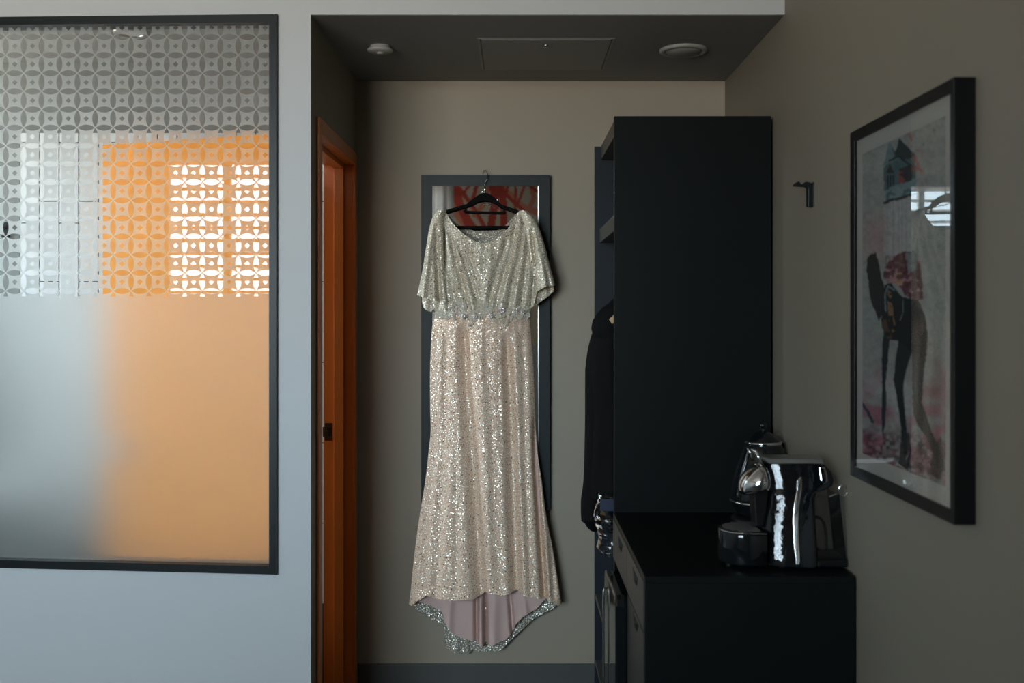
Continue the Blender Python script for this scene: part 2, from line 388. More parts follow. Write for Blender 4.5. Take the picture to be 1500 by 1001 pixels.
# niche left wall with the door opening
DOP0, DOP1, ZDO = 3.135, 3.826, 2.058
nl = MB().box(XL - .11, XL, DF + .1, DOP0, 0, ZN).box(XL - .11, XL, DOP1, DB, 0, ZN).box(XL - .11, XL, DOP0, DOP1, ZDO, ZN)
nl.box(XL - .11, XL, DF + .1, DB + .1, ZN + .05, 2.5)
nl.box(XL - .003, XL, DF + .001, DF + .1, 0, ZN)
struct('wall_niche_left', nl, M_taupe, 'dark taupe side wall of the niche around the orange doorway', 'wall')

# baseboards
ZBB = EYE + (PY - 972) * DB / F
struct('baseboard_back', MB().box(XL, XR, DB - .014, DB, 0, ZBB, 0.002), M_skirt, 'dark baseboard along the niche back wall', 'baseboard')
struct('baseboard_right', MB().box(XR - .014, XR, YR, 2.37, 0, ZBB, 0.002), M_skirt, 'dark baseboard along the taupe side wall', 'baseboard')

# ------------------------------------------------------------------ bathroom behind the frosted window
BD = 3.90                       # tiled wall
XB1 = XL - .11
struct('wall_bathroom_left', MB().box(XB0 - .1, XB0, DF + .1, BWY0, 0, 2.5).box(XB0 - .1, XB0, BWY1, BD + .1, 0, 2.5).box(XB0 - .1, XB0, BWY0, BWY1, 0, BWZ0).box(XB0 - .1, XB0, BWY0, BWY1, BWZ1, 2.5), M_bgrey, 'grey bathroom side wall behind the frosted glass', 'wall')
struct('ceiling_bathroom', MB().box(XB0, XB1, DF + .1, BD + .1, 2.44, 2.5), M_bgrey, 'grey bathroom ceiling seen through the patterned glass', 'ceiling')
wb = struct('wall_bathroom_back', MB().box(XB0, XB1, BD + .012, BD + .1, 0, 2.44), M_bgrey, 'white tiled bathroom wall with dark grout joints', 'wall')
XT0 = (28 - PX) * BD / F
tw, th, gap = 28.8 * BD / F, 118 * BD / F, 0.0035
ztop = EYE + (PY - 195) * BD / F
grout = MB().box(XT0, XB1, BD + .004, BD + .0125, 0, ztop).build('grout', M_grout); grout.parent = wb
tile_mesh = {}
def tile(w, h, dark):
    key = (round(w, 4), round(h, 4), dark)
    if key not in tile_mesh:
        b = MB().box(-w / 2, w / 2, 0, 0.010, -h / 2, h / 2, 0.0012, 1)
        me = bpy.data.meshes.new('tile'); me.from_pydata(b.v, [], b.f); me.materials.append(M_bdark if dark else M_tile)
        tile_mesh[key] = me
    return tile_mesh[key]
xg = (58 - PX) * BD / F          # a vertical joint
k0 = math.floor((XT0 - xg) / tw)
k = k0
while xg + k * tw < XB1:
    x0 = max(XT0, xg + k * tw + gap / 2); x1 = min(XB1, xg + (k + 1) * tw - gap / 2)
    zj = EYE + (PY - (295 if k % 2 == 0 else 327)) * BD / F
    j = -6
    while zj + j * th < ztop:
        z0 = max(0.0, zj + j * th + gap / 2); z1 = min(ztop, zj + (j + 1) * th - gap / 2)
        if z1 - z0 > 0.01 and x1 - x0 > 0.01:
            dk = z1 < 0.38
            t = bpy.data.objects.new('tile', tile(x1 - x0, z1 - z0, dk)); COL.objects.link(t)
            t.location = ((x0 + x1) / 2, BD, (z0 + z1) / 2); t.parent = wb
        j += 1
    k += 1

# downlight in the bathroom ceiling: unlit fitting, gives no light
dl = empty('downlight', (-1.31, 3.49, 2.44), 'round recessed downlight in the bathroom ceiling behind the patterned glass', 'light')
MB().lathe((-1.31, 3.49, 2.44), [(0.058, -0.0005), (0.056, -0.008), (0.042, -0.008), (0.040, -0.003)]).build('trim_ring', M_brush, dl)
MB().lathe((-1.31, 3.49, 2.44), [(0.0001, -0.003), (0.041, -0.003)], 28).build('diffuser', M_diffuser, dl)
# a small black towel hook on the bathroom wall
th_ = empty('towel_hook', (-1.945, BD, 1.80), 'small black towel hook on the grey bathroom wall', 'hook')
MB().box(-1.96, -1.93, BD + .002, BD + .012, 1.77, 1.83, 0.003).build('plate', M_black, th_)
MB().tube(catmull([(-1.945, BD + .003, 1.81), (-1.945, BD - .03, 1.80), (-1.945, BD - .045, 1.785), (-1.945, BD - .06, 1.80), (-1.945, BD - .065, 1.82)], 5), 0.006).build('hook_arm', M_black, th_)

# vanity unit low on the tiled wall, a dark blur through the frosted glass
va_ = empty('vanity_unit', (-1.9, 3.7, 0), 'dark green vanity unit blurred behind the lower frosted glass', 'vanity')
MB().box(-2.45, -1.36, 3.46, 3.895, .10, .70, .004).build('body', M_vanity, va_)
for xa_ in (-2.44, -1.90): MB().box(xa_, xa_ + .53, 3.44, 3.459, .11, .69, .003).build('door', M_vanity, va_)
MB().box(-2.46, -1.35, 3.44, 3.895, .70, .73, .004).build('countertop', M_bdark, va_)
MB().lathe((-1.95, 3.66, .73), [(.0001, .012), (.13, .012), (.17, .05), (.185, .11), (.195, .11), (.18, .04), (.14, .0005), (.0001, .0005)], 32).build('basin', M_basin, va_)
# ------------------------------------------------------------------ window_1: frosted internal window
win = empty('window_1', (GX1, DF, zb1), 'black framed internal window with patterned frosted glass', 'window', kind='structure')
fwid = 0.024
def zlo(x): return zb1 + (GX1 - x) * 0.024
def zhi(x): return zt1 - (GX1 - x) * 0.010
Y0, Y1 = DF - .010, DF + .055
r = MB(); slab(r, GX0, GX1 - fwid, zhi(GX0) - fwid, zhi(GX1 - fwid) - fwid, zhi(GX0), zhi(GX1 - fwid), Y0, Y1); r.build('top_rail', M_black, win)
r = MB(); slab(r, GX0, GX1 - fwid, zlo(GX0), zlo(GX1 - fwid), zlo(GX0) + fwid, zlo(GX1 - fwid) + fwid, Y0, Y1); r.build('bottom_rail', M_black, win)
r = MB(); slab(r, GX1 - fwid, GX1, zlo(GX1 - fwid), zb1, zhi(GX1 - fwid), zt1, Y0, Y1); r.box(GX1 - 0.004, GX1, Y0 - .004, Y0, zb1, zt1); r.build('side_stile', M_black, win)
r = MB(); slab(r, GX0, GX0 + fwid, zlo(GX0), zlo(GX0 + fwid), zhi(GX0), zhi(GX0 + fwid), Y0, Y1); r.build('side_stile', M_black, win)
pa = MB()
xa, xb_ = GX0 + fwid * .5, GX1 - fwid * .6
P8 = [(xa, 3.05, zlo(xa) + .010), (xb_, 3.05, zlo(xb_) + .010), (xb_, 3.056, zlo(xb_) + .010), (xa, 3.056, zlo(xa) + .010),
      (xa, 3.05, zhi(xa) - .010), (xb_, 3.05, zhi(xb_) - .010), (xb_, 3.056, zhi(xb_) - .010), (xa, 3.056, zhi(xa) - .010)]
pa.add(P8, [(0, 1, 5, 4)], mi=0); pa.add(P8, [(3, 2, 1, 0), (4, 5, 6, 7), (1, 2, 6, 5), (2, 3, 7, 6), (3, 0, 4, 7)], mi=1)
pane = pa.build('pane', [M_film, M_float], win)
bmx = bmesh.new(); bmx.from_mesh(pane.data); bmesh.ops.remove_doubles(bmx, verts=bmx.verts[:], dist=1e-6)
bmesh.ops.recalc_face_normals(bmx, faces=bmx.faces[:]); bmx.to_mesh(pane.data); bmx.free()

# ------------------------------------------------------------------ door_1: orange door, frame and leaf
door = empty('door_1', (XL - .05, 3.48, 0), 'orange painted bathroom door standing open with its frame', 'door', kind='structure')
CX0, CX1 = XL, XL + 0.0105     # casing face
cs = MB().box(CX0, CX1, 3.112, 3.155, 0, 2.080, 0.0015); cs.build('casing', M_rust, door)
cs = MB().box(CX0, CX1, 3.803, 3.855, 0, 2.080, 0.0015); cs.build('casing', M_rust, door)
cs = MB().box(CX0, CX1, 3.155, 3.803, 2.034, 2.080, 0.0015); cs.build('casing', M_rust, door)
JX0 = -0.712
MB().box(JX0, CX0, DOP0, 3.155, 0, ZDO).build('jamb', M_rust, door)
jf = MB().box(JX0, CX0, 3.803, DOP1, 0, ZDO).build('jamb', M_rust, door)
MB().box(JX0, CX0, 3.155, 3.803, 2.034, ZDO).build('head_jamb', M_rust, door)
MB().box(-.672, -.636, 3.788, 3.803, 0, 2.022, 0.001).build('stop', M_rust, door)
MB().box(-.672, -.636, 3.155, 3.803, 2.018, 2.034, 0.001).build('stop', M_rust, door)
MB().box(-.672, -.636, 3.155, 3.167, 0, 2.018, 0.001).build('stop', M_rust, door)
zs = EYE + (PY - 633) * 3.8 / F
sp = MB().box(-.708, -.680, 3.8005, 3.803, zs - .033, zs + .033, 0.0006)
sp.box(-.715, -.708, 3.8005, 3.803, zs - .018, zs + .018)
spo = sp.build('strike_plate', M_brass, door)
ins = MB().box(-.698, -.683, 3.7998, 3.8005, zs - .016, zs + .016).build('latch_hole', M_black); ins.parent = spo
MB().box(JX0, CX0 - .04, 3.20, 3.79, 0, 0.006).build('threshold', M_black, door)
# leaf swung into the bathroom
h0 = Vector((-0.722, 3.172)); h1 = Vector((-1.366, 3.392)); dv = (h1 - h0).normalized(); nv = Vector((-dv.y, dv.x))
if nv.y < 0: nv = -nv
def lp(s, t, z): p = h0 + dv * s + nv * t; return (p.x, p.y, z)
LL = (h1 - h0).length
leaf = MB().hexa([lp(0, 0, .012), lp(LL, 0, .012), lp(LL, .038, .012), lp(0, .038, .012), lp(0, 0, 2.040), lp(LL, 0, 2.040), lp(LL, .038, 2.040), lp(0, .038, 2.040)]).build('leaf', M_orange, door)
hz = EYE + (PY - 655) * 3.36 / F
for sgn, t0 in ((-1, 0.0), (1, 0.038)):
    hh = MB().tube([lp(LL - .055, t0, hz), lp(LL - .055, t0 + sgn * .012, hz)], .024, 20)
    hh.tube(catmull([lp(LL - .055, t0 + sgn * .008, hz), lp(LL - .055, t0 + sgn * .040, hz), lp(LL - .075, t0 + sgn * .048, hz), lp(LL - .165, t0 + sgn * .048, hz)], 5), .0085)
    ho = hh.build('handle', M_brush); ho.parent = leaf
for zz in (0.25, 1.05, 1.85):
    hg = MB().tube([lp(-.004, -.004, zz - .05), lp(-.004, -.004, zz + .05)], .006).build('hinge', M_brass); hg.parent = leaf

# ------------------------------------------------------------------ niche ceiling fittings
ap = empty('access_panel', (0.10, 3.5, ZN), 'square access panel with a small lock set in the niche ceiling', 'panel')
ax0, ax1, ay0, ay1 = -.114, .312, 3.294, 3.706
MB().box(ax0 + .004, ax1 - .004, ay0 + .004, ay1 - .004, ZN - .004, ZN - .0002, .0008).build('cover', M_panel, ap)
for b in ((ax0 - .001, ax0 + .003, ay0, ay1), (ax1 - .003, ax1 + .001, ay0, ay1)): MB().box(*b, ZN - .0012, ZN - .0002).build('shadow_gap', M_black, ap)
fr_ = MB()
for b in ((ax0 - .008, ax1 + .008, ay0 - .007, ay0 + .0015), (ax0 - .008, ax1 + .008, ay1 - .0015, ay1 + .007), (ax0 - .008, ax0 - .001, ay0, ay1), (ax1 + .001, ax1 + .008, ay0, ay1)): fr_.box(*b, ZN - .0016, ZN - .0002)
fr_.build('surround', M_panel, ap)
lk = MB().lathe((.10, 3.362, ZN), [(.0001, -.010), (.007, -.010), (.009, -.006), (.009, -.0035)], 20).build('lock', M_brush, ap)
sd = empty('smoke_detector', (-.447, 3.386, ZN), 'small round pale detector disc on the niche ceiling', 'detector')
MB().lathe((-.447, 3.386, ZN), [(.034, -.0005), (.034, -.010), (.043, -.012), (.043, -.016), (.036, -.021), (.0001, -.022)]).build('body', M_vent, sd)
MB().lathe((-.447, 3.386, ZN), [(.0001, -.0265), (.010, -.0265), (.012, -.0215)], 18).build('sensor_cap', M_vent, sd)
cv = empty('ceiling_vent', (.563, 3.43, ZN), 'large round vent with a rim on the niche ceiling above the tower cabinet', 'vent')
MB().lathe((.563, 3.43, ZN), [(.080, -.0005), (.080, -.006), (.072, -.011), (.062, -.008), (.060, -.0005)], 48).build('rim', M_vent, cv)
MB().lathe((.563, 3.43, ZN), [(.059, -.006), (.055, -.012), (.0001, -.014)], 48).build('disc', M_panel, cv)

# ------------------------------------------------------------------ wall mirror
MD0, MD1 = 3.862, 3.892
mx0, mx1, mz0, mz1 = W(617, 0, MD0).x, W(805.5, 0, MD0).x, W(0, 748, MD0).z, W(0, 256, MD0).z
mi = empty('wall_mirror', ((mx0 + mx1) / 2, MD1, mz0), 'tall wall mirror with a flat blue-grey frame behind the dress', 'mirror')
fwm = 16 * MD0 / F
def mitred(o0, o1, i0, i1):   # rail from outer corners o to inner corners i
    vs = []
    for (x, z), y in ((o0, MD0), (o1, MD0), (i1, MD0), (i0, MD0), (o0, MD1), (o1, MD1), (i1, MD1), (i0, MD1)): vs.append((x, y, z))
    bm = bmesh.new(); bv = [bm.verts.new(v) for v in vs]
    for f in ((0, 1, 2, 3), (4, 5, 6, 7), (0, 1, 5, 4), (1, 2, 6, 5), (2, 3, 7, 6), (3, 0, 4, 7)): bm.faces.new([bv[i] for i in f])
    bmesh.ops.recalc_face_normals(bm, faces=bm.faces[:]); bmesh.ops.bevel(bm, geom=bm.edges[:], offset=.0012, segments=2, affect='EDGES')
    return MB().bm(bm)
oc = [(mx0, mz0), (mx1, mz0), (mx1, mz1), (mx0, mz1)]; ic = [(mx0 + fwm, mz0 + fwm), (mx1 - fwm, mz0 + fwm), (mx1 - fwm, mz1 - fwm), (mx0 + fwm, mz1 - fwm)]
for i in range(4): mitred(oc[i], oc[(i + 1) % 4], ic[i], ic[(i + 1) % 4]).build('frame_rail', M_frame, mi)
MB().box(ic[0][0], ic[1][0], MD0 + .008, MD0 + .012, ic[0][1], ic[2][1]).build('mirror_glass', M_mirror, mi)
bx0, bx1 = ic[1][0] - .0042, ic[1][0]
MB().hexa([(bx0, MD0 + .0070, ic[0][1]), (bx1, MD0 + .0062, ic[0][1]), (bx1, MD0 + .0079, ic[0][1]), (bx0, MD0 + .0079, ic[0][1]),
           (bx0, MD0 + .0070, ic[2][1]), (bx1, MD0 + .0062, ic[2][1]), (bx1, MD0 + .0079, ic[2][1]), (bx0, MD0 + .0079, ic[2][1])]).build('bevel_strip', M_bevel, mi)

# ------------------------------------------------------------------ dress hanger
HD = 3.846
def hz_(x, y): p = W(x, y, HD); return (p.x, p.z)
hg = empty('velvet_hanger', W(710, 249, HD), 'black velvet clothes hanger hooked over the mirror frame', 'hanger')
up = [(640, 316), (653, 308), (683.4, 299), (693.5, 290.7), (701, 285.6), (707, 283.2), (710.3, 282.5), (714, 283.4), (720, 286), (727.7, 292), (734, 299.6), (758, 307.8), (774, 316)]
dn = [(776, 322), (758, 312.5), (734, 304.2), (726.5, 298.5), (719, 295), (710, 293.9), (700, 295.8), (691, 300.8), (683, 303.6), (653, 312.5), (638, 322)]
MB().prism([hz_(*p) for p in up + dn], 'y', HD - .005, HD + .005, 0.002, 2).build('shoulder_bar', M_velvet, hg)
hb = MB().tube(catmull([W(682, 303, HD), W(682, 308, HD), W(684, 310, HD), W(736, 311.5, HD), W(738.5, 309, HD), W(738.5, 305, HD)], 4), .0034, 8)
hb.build('strap_bar', M_velvet, hg)
MB().tube([W(639, 320, HD), W(648, 331, HD), W(655, 333.6, HD), W(760, 333.6, HD), W(768, 331, HD), W(775, 320, HD)], .0072, 10).build('trouser_bar', M_velvet, hg)
hook = MB().tube(catmull([W(710.2, 284, HD), W(710.2, 270, HD), W(711.5, 266, HD), W(714.2, 262, HD - .002), W(714.4, 256.5, HD + .004), (W(712.5, 250.5, 3.853)), W(710.0, 249.5, 3.862), W(707.8, 250.5, 3.880), W(707.2, 254.5, 3.894 - .0005)], 6), .0016, 8)
hook.build('hook', M_wire, hg)
MB().tube([W(710.2, 283, HD), W(710.2, 271.5, HD)], .0028, 8).build('collar', M_chrome, hg)
for cx, cy in ((707, 281), (729, 292.5)):
    MB().ball(W(cx, cy, HD - .008), .0042, 10, 6, 1.4).build('plastic_bead', M_chrome, hg)
lpz = MB()
lpz.tube(catmull([W(707, 298.5, HD - .010), W(712, 297.5, HD - .014), W(717, 299, HD - .014), W(724, 302, HD - .010)], 5), .0014, 6)
lpz.build('plastic_loop', M_chrome, hg)

# ------------------------------------------------------------------ the dress
dress = empty('evening_dress', W(712, 958, 3.82), 'champagne sequinned evening dress with flutter sleeves hanging on the mirror', 'dress')
def curve_fn(pts):
    xs = [p[0] for p in pts]; ys = [p[1] for p in pts]
    return lambda t: np.interp(t, xs, ys)
def smooth_rows(rows):
    ys = np.array([r[0] for r in rows], float); l = np.array([r[1] for r in rows], float); r_ = np.array([r[2] for r in rows], float)
    # resample through a smooth spline
    yy = np.linspace(ys[0], ys[-1], 200)
    def cr(v):
        d = np.gradient(v, ys); i = np.clip(np.searchsorted(ys, yy) - 1, 0, len(ys) - 2); h = ys[i + 1] - ys[i]; t = (yy - ys[i]) / h
        return (2 * t**3 - 3 * t**2 + 1) * v[i] + (t**3 - 2 * t**2 + t) * h * d[i] + (-2 * t**3 + 3 * t**2) * v[i + 1] + (t**3 - t**2) * h * d[i + 1]
    L, R = cr(l), cr(r_)
    return lambda y: np.interp(y, yy, L), lambda y: np.interp(y, yy, R)
def folds(x, y, lst):
    d = np.zeros_like(x)
    for pts, w, a in lst:
        ys = [p[1] for p in pts]; xs = [p[0] for p in pts]
        xc = np.interp(y, ys, xs)
        wy = np.interp(y, ys, w) if isinstance(w, (list, tuple)) else w
        fade = np.clip((y - ys[0]) / 25.0, 0, 1) * np.clip((ys[-1] + 12 - y) / 12.0, 0, 1)
        d += 1.35 * a * np.exp(-((x - xc) / wy) ** 2) * fade
    return d
def panel(name, rows, top, bot, nu, nv, d0, bulge, fl, mat, parent, wave=None, solid=0.0):
    """cloth sheet: rows (y,left,right); top/bot give the edge y for an x; positive fold depth goes away from the viewer"""
    fl_, fr_ = smooth_rows(rows)
    u = np.linspace(0, 1, nu); v = np.linspace(0, 1, nv)
    U, V = np.meshgrid(u, v)
    # edge heights found by iterating because x depends on y
    def solve(fn, y0):
        y = np.full(nu, y0, float)
        for _ in range(30): y = 0.5 * y + 0.5 * fn(fl_(y) + (fr_(y) - fl_(y)) * u)
        return y
    yt = solve(top, rows[0][0]); yb = solve(bot, rows[-1][0])
    Y = yt[None, :] + (yb - yt)[None, :] * V
    X = fl_(Y) + (fr_(Y) - fl_(Y)) * U
    prof = np.sqrt(np.clip(1 - (2 * U - 1) ** 2, 0, 1))
    b = bulge(Y) if callable(bulge) else bulge
    D = d0 - b * prof + folds(X, Y, fl) * np.clip(prof * 2.5, 0.25, 1)
    if wave is not None: D = D + wave(X, Y, U)
    wx = (X - PX) * D / F; wz = EYE + (PY - Y) * D / F
    # keep the outline where it is when folds push the cloth in and out
    wx = (X - PX) * d0 / F; wz = EYE + (PY - Y) * d0 / F
    vs = np.stack([wx, D, wz], -1).reshape(-1, 3)
    idx = np.arange(nu * nv).reshape(nv, nu)
    q = np.stack([idx[:-1, :-1], idx[1:, :-1], idx[1:, 1:], idx[:-1, 1:]], -1).reshape(-1, 4)
    me = bpy.data.meshes.new(name); me.from_pydata(vs.tolist(), [], q.tolist()); me.materials.append(mat)
    me.polygons.foreach_set('use_smooth', [True] * len(q))
    uvl = me.uv_layers.new(name='fabric')
    # arc length across the cloth so that the sequins keep their size on the folds
    seg = np.sqrt(np.diff(wx, axis=1) ** 2 + np.diff(D, axis=1) ** 2); au = np.concatenate([np.zeros((nv, 1)), np.cumsum(seg, 1)], 1)
    au = au - au[:, nu // 2][:, None]
    uvs = np.stack([au, wz], -1).reshape(-1, 2)
    li = np.zeros(len(me.loops), int); me.loops.foreach_get('vertex_index', li)
    uvl.data.foreach_set('uv', uvs[li].ravel().tolist())
    o = bpy.data.objects.new(name, me); COL.objects.link(o); adopt(o, parent)
    return o

sk_rows = [(452, 640, 777), (466, 636, 777.5), (480, 633, 778), (510, 631, 780), (540, 630, 782), (600, 630, 784), (636, 630.5, 785), (660, 628, 787), (700, 623.5, 793), (760, 614, 801), (800, 608.5, 809), (840, 604, 815.5), (870, 601, 820), (886, 599, 822.5)]
front_hem = curve_fn([(598, 885), (604, 886), (612, 878), (626, 869), (644, 873.5), (666, 874.5), (695, 872), (705, 869), (711, 863), (736, 867), (757, 862), (768, 868), (788, 873), (799, 875), (810, 881), (817, 886), (824, 883)])
vall = [
    ([(680, 470), (684, 560), (690, 640), (697, 740), (706, 870)], [7, 9, 10, 10, 9], 0.024),
    ([(742, 485), (747, 580), (749, 640), (753, 760), (757, 868)], [6, 7, 8, 8, 7], 0.022),
    ([(784, 600), (785, 680), (790, 760), (798, 872)], [3.0, 3.5, 4, 4.5], 0.030),
    ([(655, 480), (652, 600), (646, 740), (640, 870)], [6, 8, 8, 8], 0.006),
    ([(666, 476), (667, 560), (668, 660), (670, 860)], [5, 5, 5, 5], 0.003),
    ([(711, 476), (716, 560), (722, 660), (732, 860)], [6, 7, 7, 7], 0.004),
    ([(726, 480), (729, 540), (731, 610), (735, 660)], [5, 5, 5, 5], 0.003),
    ([(764, 476), (767, 560), (768, 660), (776, 860)], [5, 5, 5, 5], 0.006),
    ([(640, 476), (638, 560), (634, 680), (622, 860)], [4, 5, 6, 6], 0.004),
    ([(806, 740), (811, 870)], [4, 5], 0.010)]
wv = lambda X, Y, U: 0.0012 * np.sin(U * 46 + 0.6 * np.sin(Y / 60.0)) * np.clip((Y - 455) / 60, 0, 1) + 0.0004 * np.sin(U * 97 + Y / 90.0)
panel('skirt', sk_rows, curve_fn([(600, 453), (830, 453)]), front_hem, 360, 240, 3.815, lambda Y: 0.050 + 0.012 * np.clip((Y - 600) / 280, 0, 1), vall, M_skt, dress, wv)
# train: the back of the skirt, longer than the front
bk_rows = [(620, 634, 783), (660, 629, 786), (700, 625, 792), (760, 616, 800), (800, 610, 808), (840, 605, 814), (884, 600, 821), (960, 599, 822)]
back_hem = curve_fn([(598, 883), (602, 886), (615, 899), (635, 909), (649.5, 915), (651.5, 932), (652, 948), (665, 955), (688, 959), (692, 953), (710, 955.5), (735, 952), (752, 935), (780, 908), (808, 893), (820, 883), (823, 881)])
bfl = [([(690, 930), (690, 962)], [3, 3], 0.010), ([(668, 925), (666, 962)], [7, 7], -0.008), ([(730, 930), (730, 962)], [8, 8], -0.006)]
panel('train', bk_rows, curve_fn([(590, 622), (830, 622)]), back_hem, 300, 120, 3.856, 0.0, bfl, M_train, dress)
lin_hem = curve_fn([(600, 880), (612, 881), (632, 888), (648, 897), (652, 912), (660, 925), (672, 933), (696, 941), (701, 946), (709, 945.5), (713, 943.5), (722, 944), (740, 938), (751, 929), (756, 915), (768, 902), (785, 893), (799, 878), (812, 873), (823, 868)])
lfl = [([(660, 860), (656, 950)], [7, 6], -0.010), ([(697.5, 860), (698, 950)], [3, 3], 0.024), ([(704, 860), (705, 950)], [4, 4], -0.012), ([(711, 860), (712, 950)], [2.5, 2.5], 0.026), ([(725, 860), (722, 950)], [8, 8], -0.010), ([(746, 860), (753, 945)], [3.5, 3.5], 0.020), ([(765, 860), (775, 930)], [5, 5], -0.008)]
panel('lining', bk_rows[:-1] + [(950, 599, 822)], curve_fn([(590, 640), (830, 640)]), lin_hem, 300, 120, 3.824, 0.0, lfl, M_lining, dress)

neck = curve_fn([(630, 316), (638, 312), (645, 308.5), (653, 311), (660, 322), (668, 333), (682, 346), (697, 355), (711, 358), (728, 351), (744, 336), (752, 324), (759, 311), (768, 309.5), (776, 314), (790, 322)])
bd_rows = [(306, 637, 777), (330, 640, 782), (360, 643, 784), (400, 645, 783), (430, 643, 780), (455, 638, 778), (472, 635, 778)]
bfold = [
    ([(645, 318), (654, 380), (664, 420), (672, 462)], [4, 5, 5, 5], 0.010),
    ([(655, 322), (668, 380), (682, 430), (690, 462)], [4, 5, 5, 4], 0.013),
    ([(663, 332), (682, 385), (697, 430), (703, 462)], [4, 5, 5, 3], 0.014),
    ([(674, 342), (694, 390), (706, 430), (709, 462)], [3, 4, 4, 3], 0.010),
    ([(768, 318), (760, 380), (750, 420), (744, 462)], [4, 5, 5, 5], 0.010),
    ([(757, 322), (745, 380), (730, 430), (724, 462)], [4, 5, 5, 4], 0.013),
    ([(748, 335), (733, 385), (720, 430), (714, 462)], [4, 5, 5, 3], 0.012),
    ([(776, 330), (772, 380), (766, 430), (760, 462)], [4, 5, 5, 4], 0.012)]
wv2 = lambda X, Y, U: 0.0016 * np.sin(U * 60 + Y / 35.0)
panel('bodice', bd_rows, neck, curve_fn([(600, 466), (830, 466)]), 260, 150, 3.812, lambda Y: 0.030 + 0.028 * np.clip((Y - 310) / 90, 0, 1), bfold, M_bod, dress, wv2)
bneck = curve_fn([(630, 316), (640, 311), (650, 309), (656, 314), (668, 327), (680, 334.5), (695, 338), (711, 338.5), (730, 337), (743, 328), (753, 316), (759, 310), (768, 309), (776, 313), (790, 320)])
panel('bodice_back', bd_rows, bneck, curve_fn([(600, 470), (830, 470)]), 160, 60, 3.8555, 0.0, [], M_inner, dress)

def sleeve(name, rows, hem, d0, bul, fl, ph):
    return panel(name, rows, curve_fn([(500, rows[0][0]), (900, rows[0][0])]), hem, 90, 110, d0, bul, fl, M_bod, dress, lambda X, Y, U: 0.0035 * np.sin(U * 17 + ph) * np.clip((Y - 320) / 80, 0, 1))
lrow = [(308.5, 640, 654), (316, 635, 652), (330, 630, 650), (360, 624.5, 649.5), (400, 618, 651), (430, 611.5, 654), (458, 606, 657)]
sleeve('sleeve', lrow, curve_fn([(600, 431), (611, 432), (620, 436), (634, 439), (643, 440), (649, 449), (653, 455), (658, 456)]), 3.775, 0.030,
       [([(640, 325), (640, 380), (645, 450)], [3.5, 3.5, 3.5], 0.016), ([(630, 345), (624, 400), (620, 440)], [4, 4, 4], -0.006)], 0.5)
lrow2 = [(330, 634, 650), (400, 624, 651), (430, 618.5, 653), (460, 618, 655)]
sleeve('sleeve', lrow2, curve_fn([(600, 440), (618, 443), (620, 450), (625, 455), (632, 457.5), (637, 451), (645, 450), (652, 453), (658, 455)]), 3.806, 0.012, [], 1.2)
rrow = [(309.5, 760, 772), (316, 763, 780), (330, 768, 788), (350, 772, 795), (390, 778, 806), (420, 782, 813.5), (452, 778, 816)]
sleeve('sleeve', rrow, curve_fn([(770, 449), (779, 449), (783, 443), (787, 427), (797, 421.5), (806, 420), (812, 418.5), (820, 418)]), 3.775, 0.030,
       [([(778, 330), (783, 380), (785, 430)], [3.5, 3.5, 3.5], 0.018), ([(792, 350), (799, 420)], [5, 5], -0.006)], 2.0)
rrow2 = [(330, 770, 787), (390, 777, 804), (420, 779, 811), (455, 777, 812)]
sleeve('sleeve', rrow2, curve_fn([(770, 451), (779, 450.5), (789, 444.5), (796, 439), (804, 434), (809, 428), (820, 425)]), 3.806, 0.012, [], 0.2)

# floral lace at the waist, and its rhinestone flowers
def on_front(x, y, lift=0.004):
    u = (x - 637) / (778 - 637); pr = math.sqrt(max(0.02, 1 - (2 * u - 1) ** 2)); d = 3.813 - 0.054 * pr - lift
    return Vector(((x - PX) * 3.815 / F, d, EYE + (PY - y) * 3.815 / F))
lace = MB(); rnd = random.Random(3)
def flower(mb, x, y, r, n, lift, rot):
    c = on_front(x, y, lift); 
    for i in range(n):
        a = rot + 2 * math.pi * i / n; ca, sa = math.cos(a), math.sin(a)
        t = Vector((ca, 0, sa)); s = Vector((-sa, 0, ca)); yv = Vector((0, -1, 0))
        p = [c + t * r * .12, c + t * r * .6 + s * r * .34 + yv * r * .14, c + t * r + yv * r * .05 + s * r * .1, c + t * r * .6 - s * r * .34 + yv * r * .14, c + t * r * .58 + yv * r * .3]
        mb.add(p, [(0, 1, 4), (1, 2, 4), (2, 3, 4), (3, 0, 4)], True)
for i in range(330):
    x = rnd.uniform(638, 777)
    top = 448 - 8 * abs(math.sin((x - 640) / 21.0)); low = 466 + 14 * math.exp(-((x - 690) / 14) ** 2) + 20 * math.exp(-((x - 742) / 12) ** 2) + 4 * math.sin(x / 6)
    if x < 660: top = max(top, 452)
    y = top + (low - top) * rnd.betavariate(1.7, 1.7)
    flower(lace, x, y, rnd.choice((.003, .0035, .004, .005, .0075)), rnd.choice((5, 5, 6)), rnd.uniform(.002, .010), rnd.uniform(0, 6))
la = lace.build('waist_lace', M_appl, dress); la['kind'] = 'stuff'
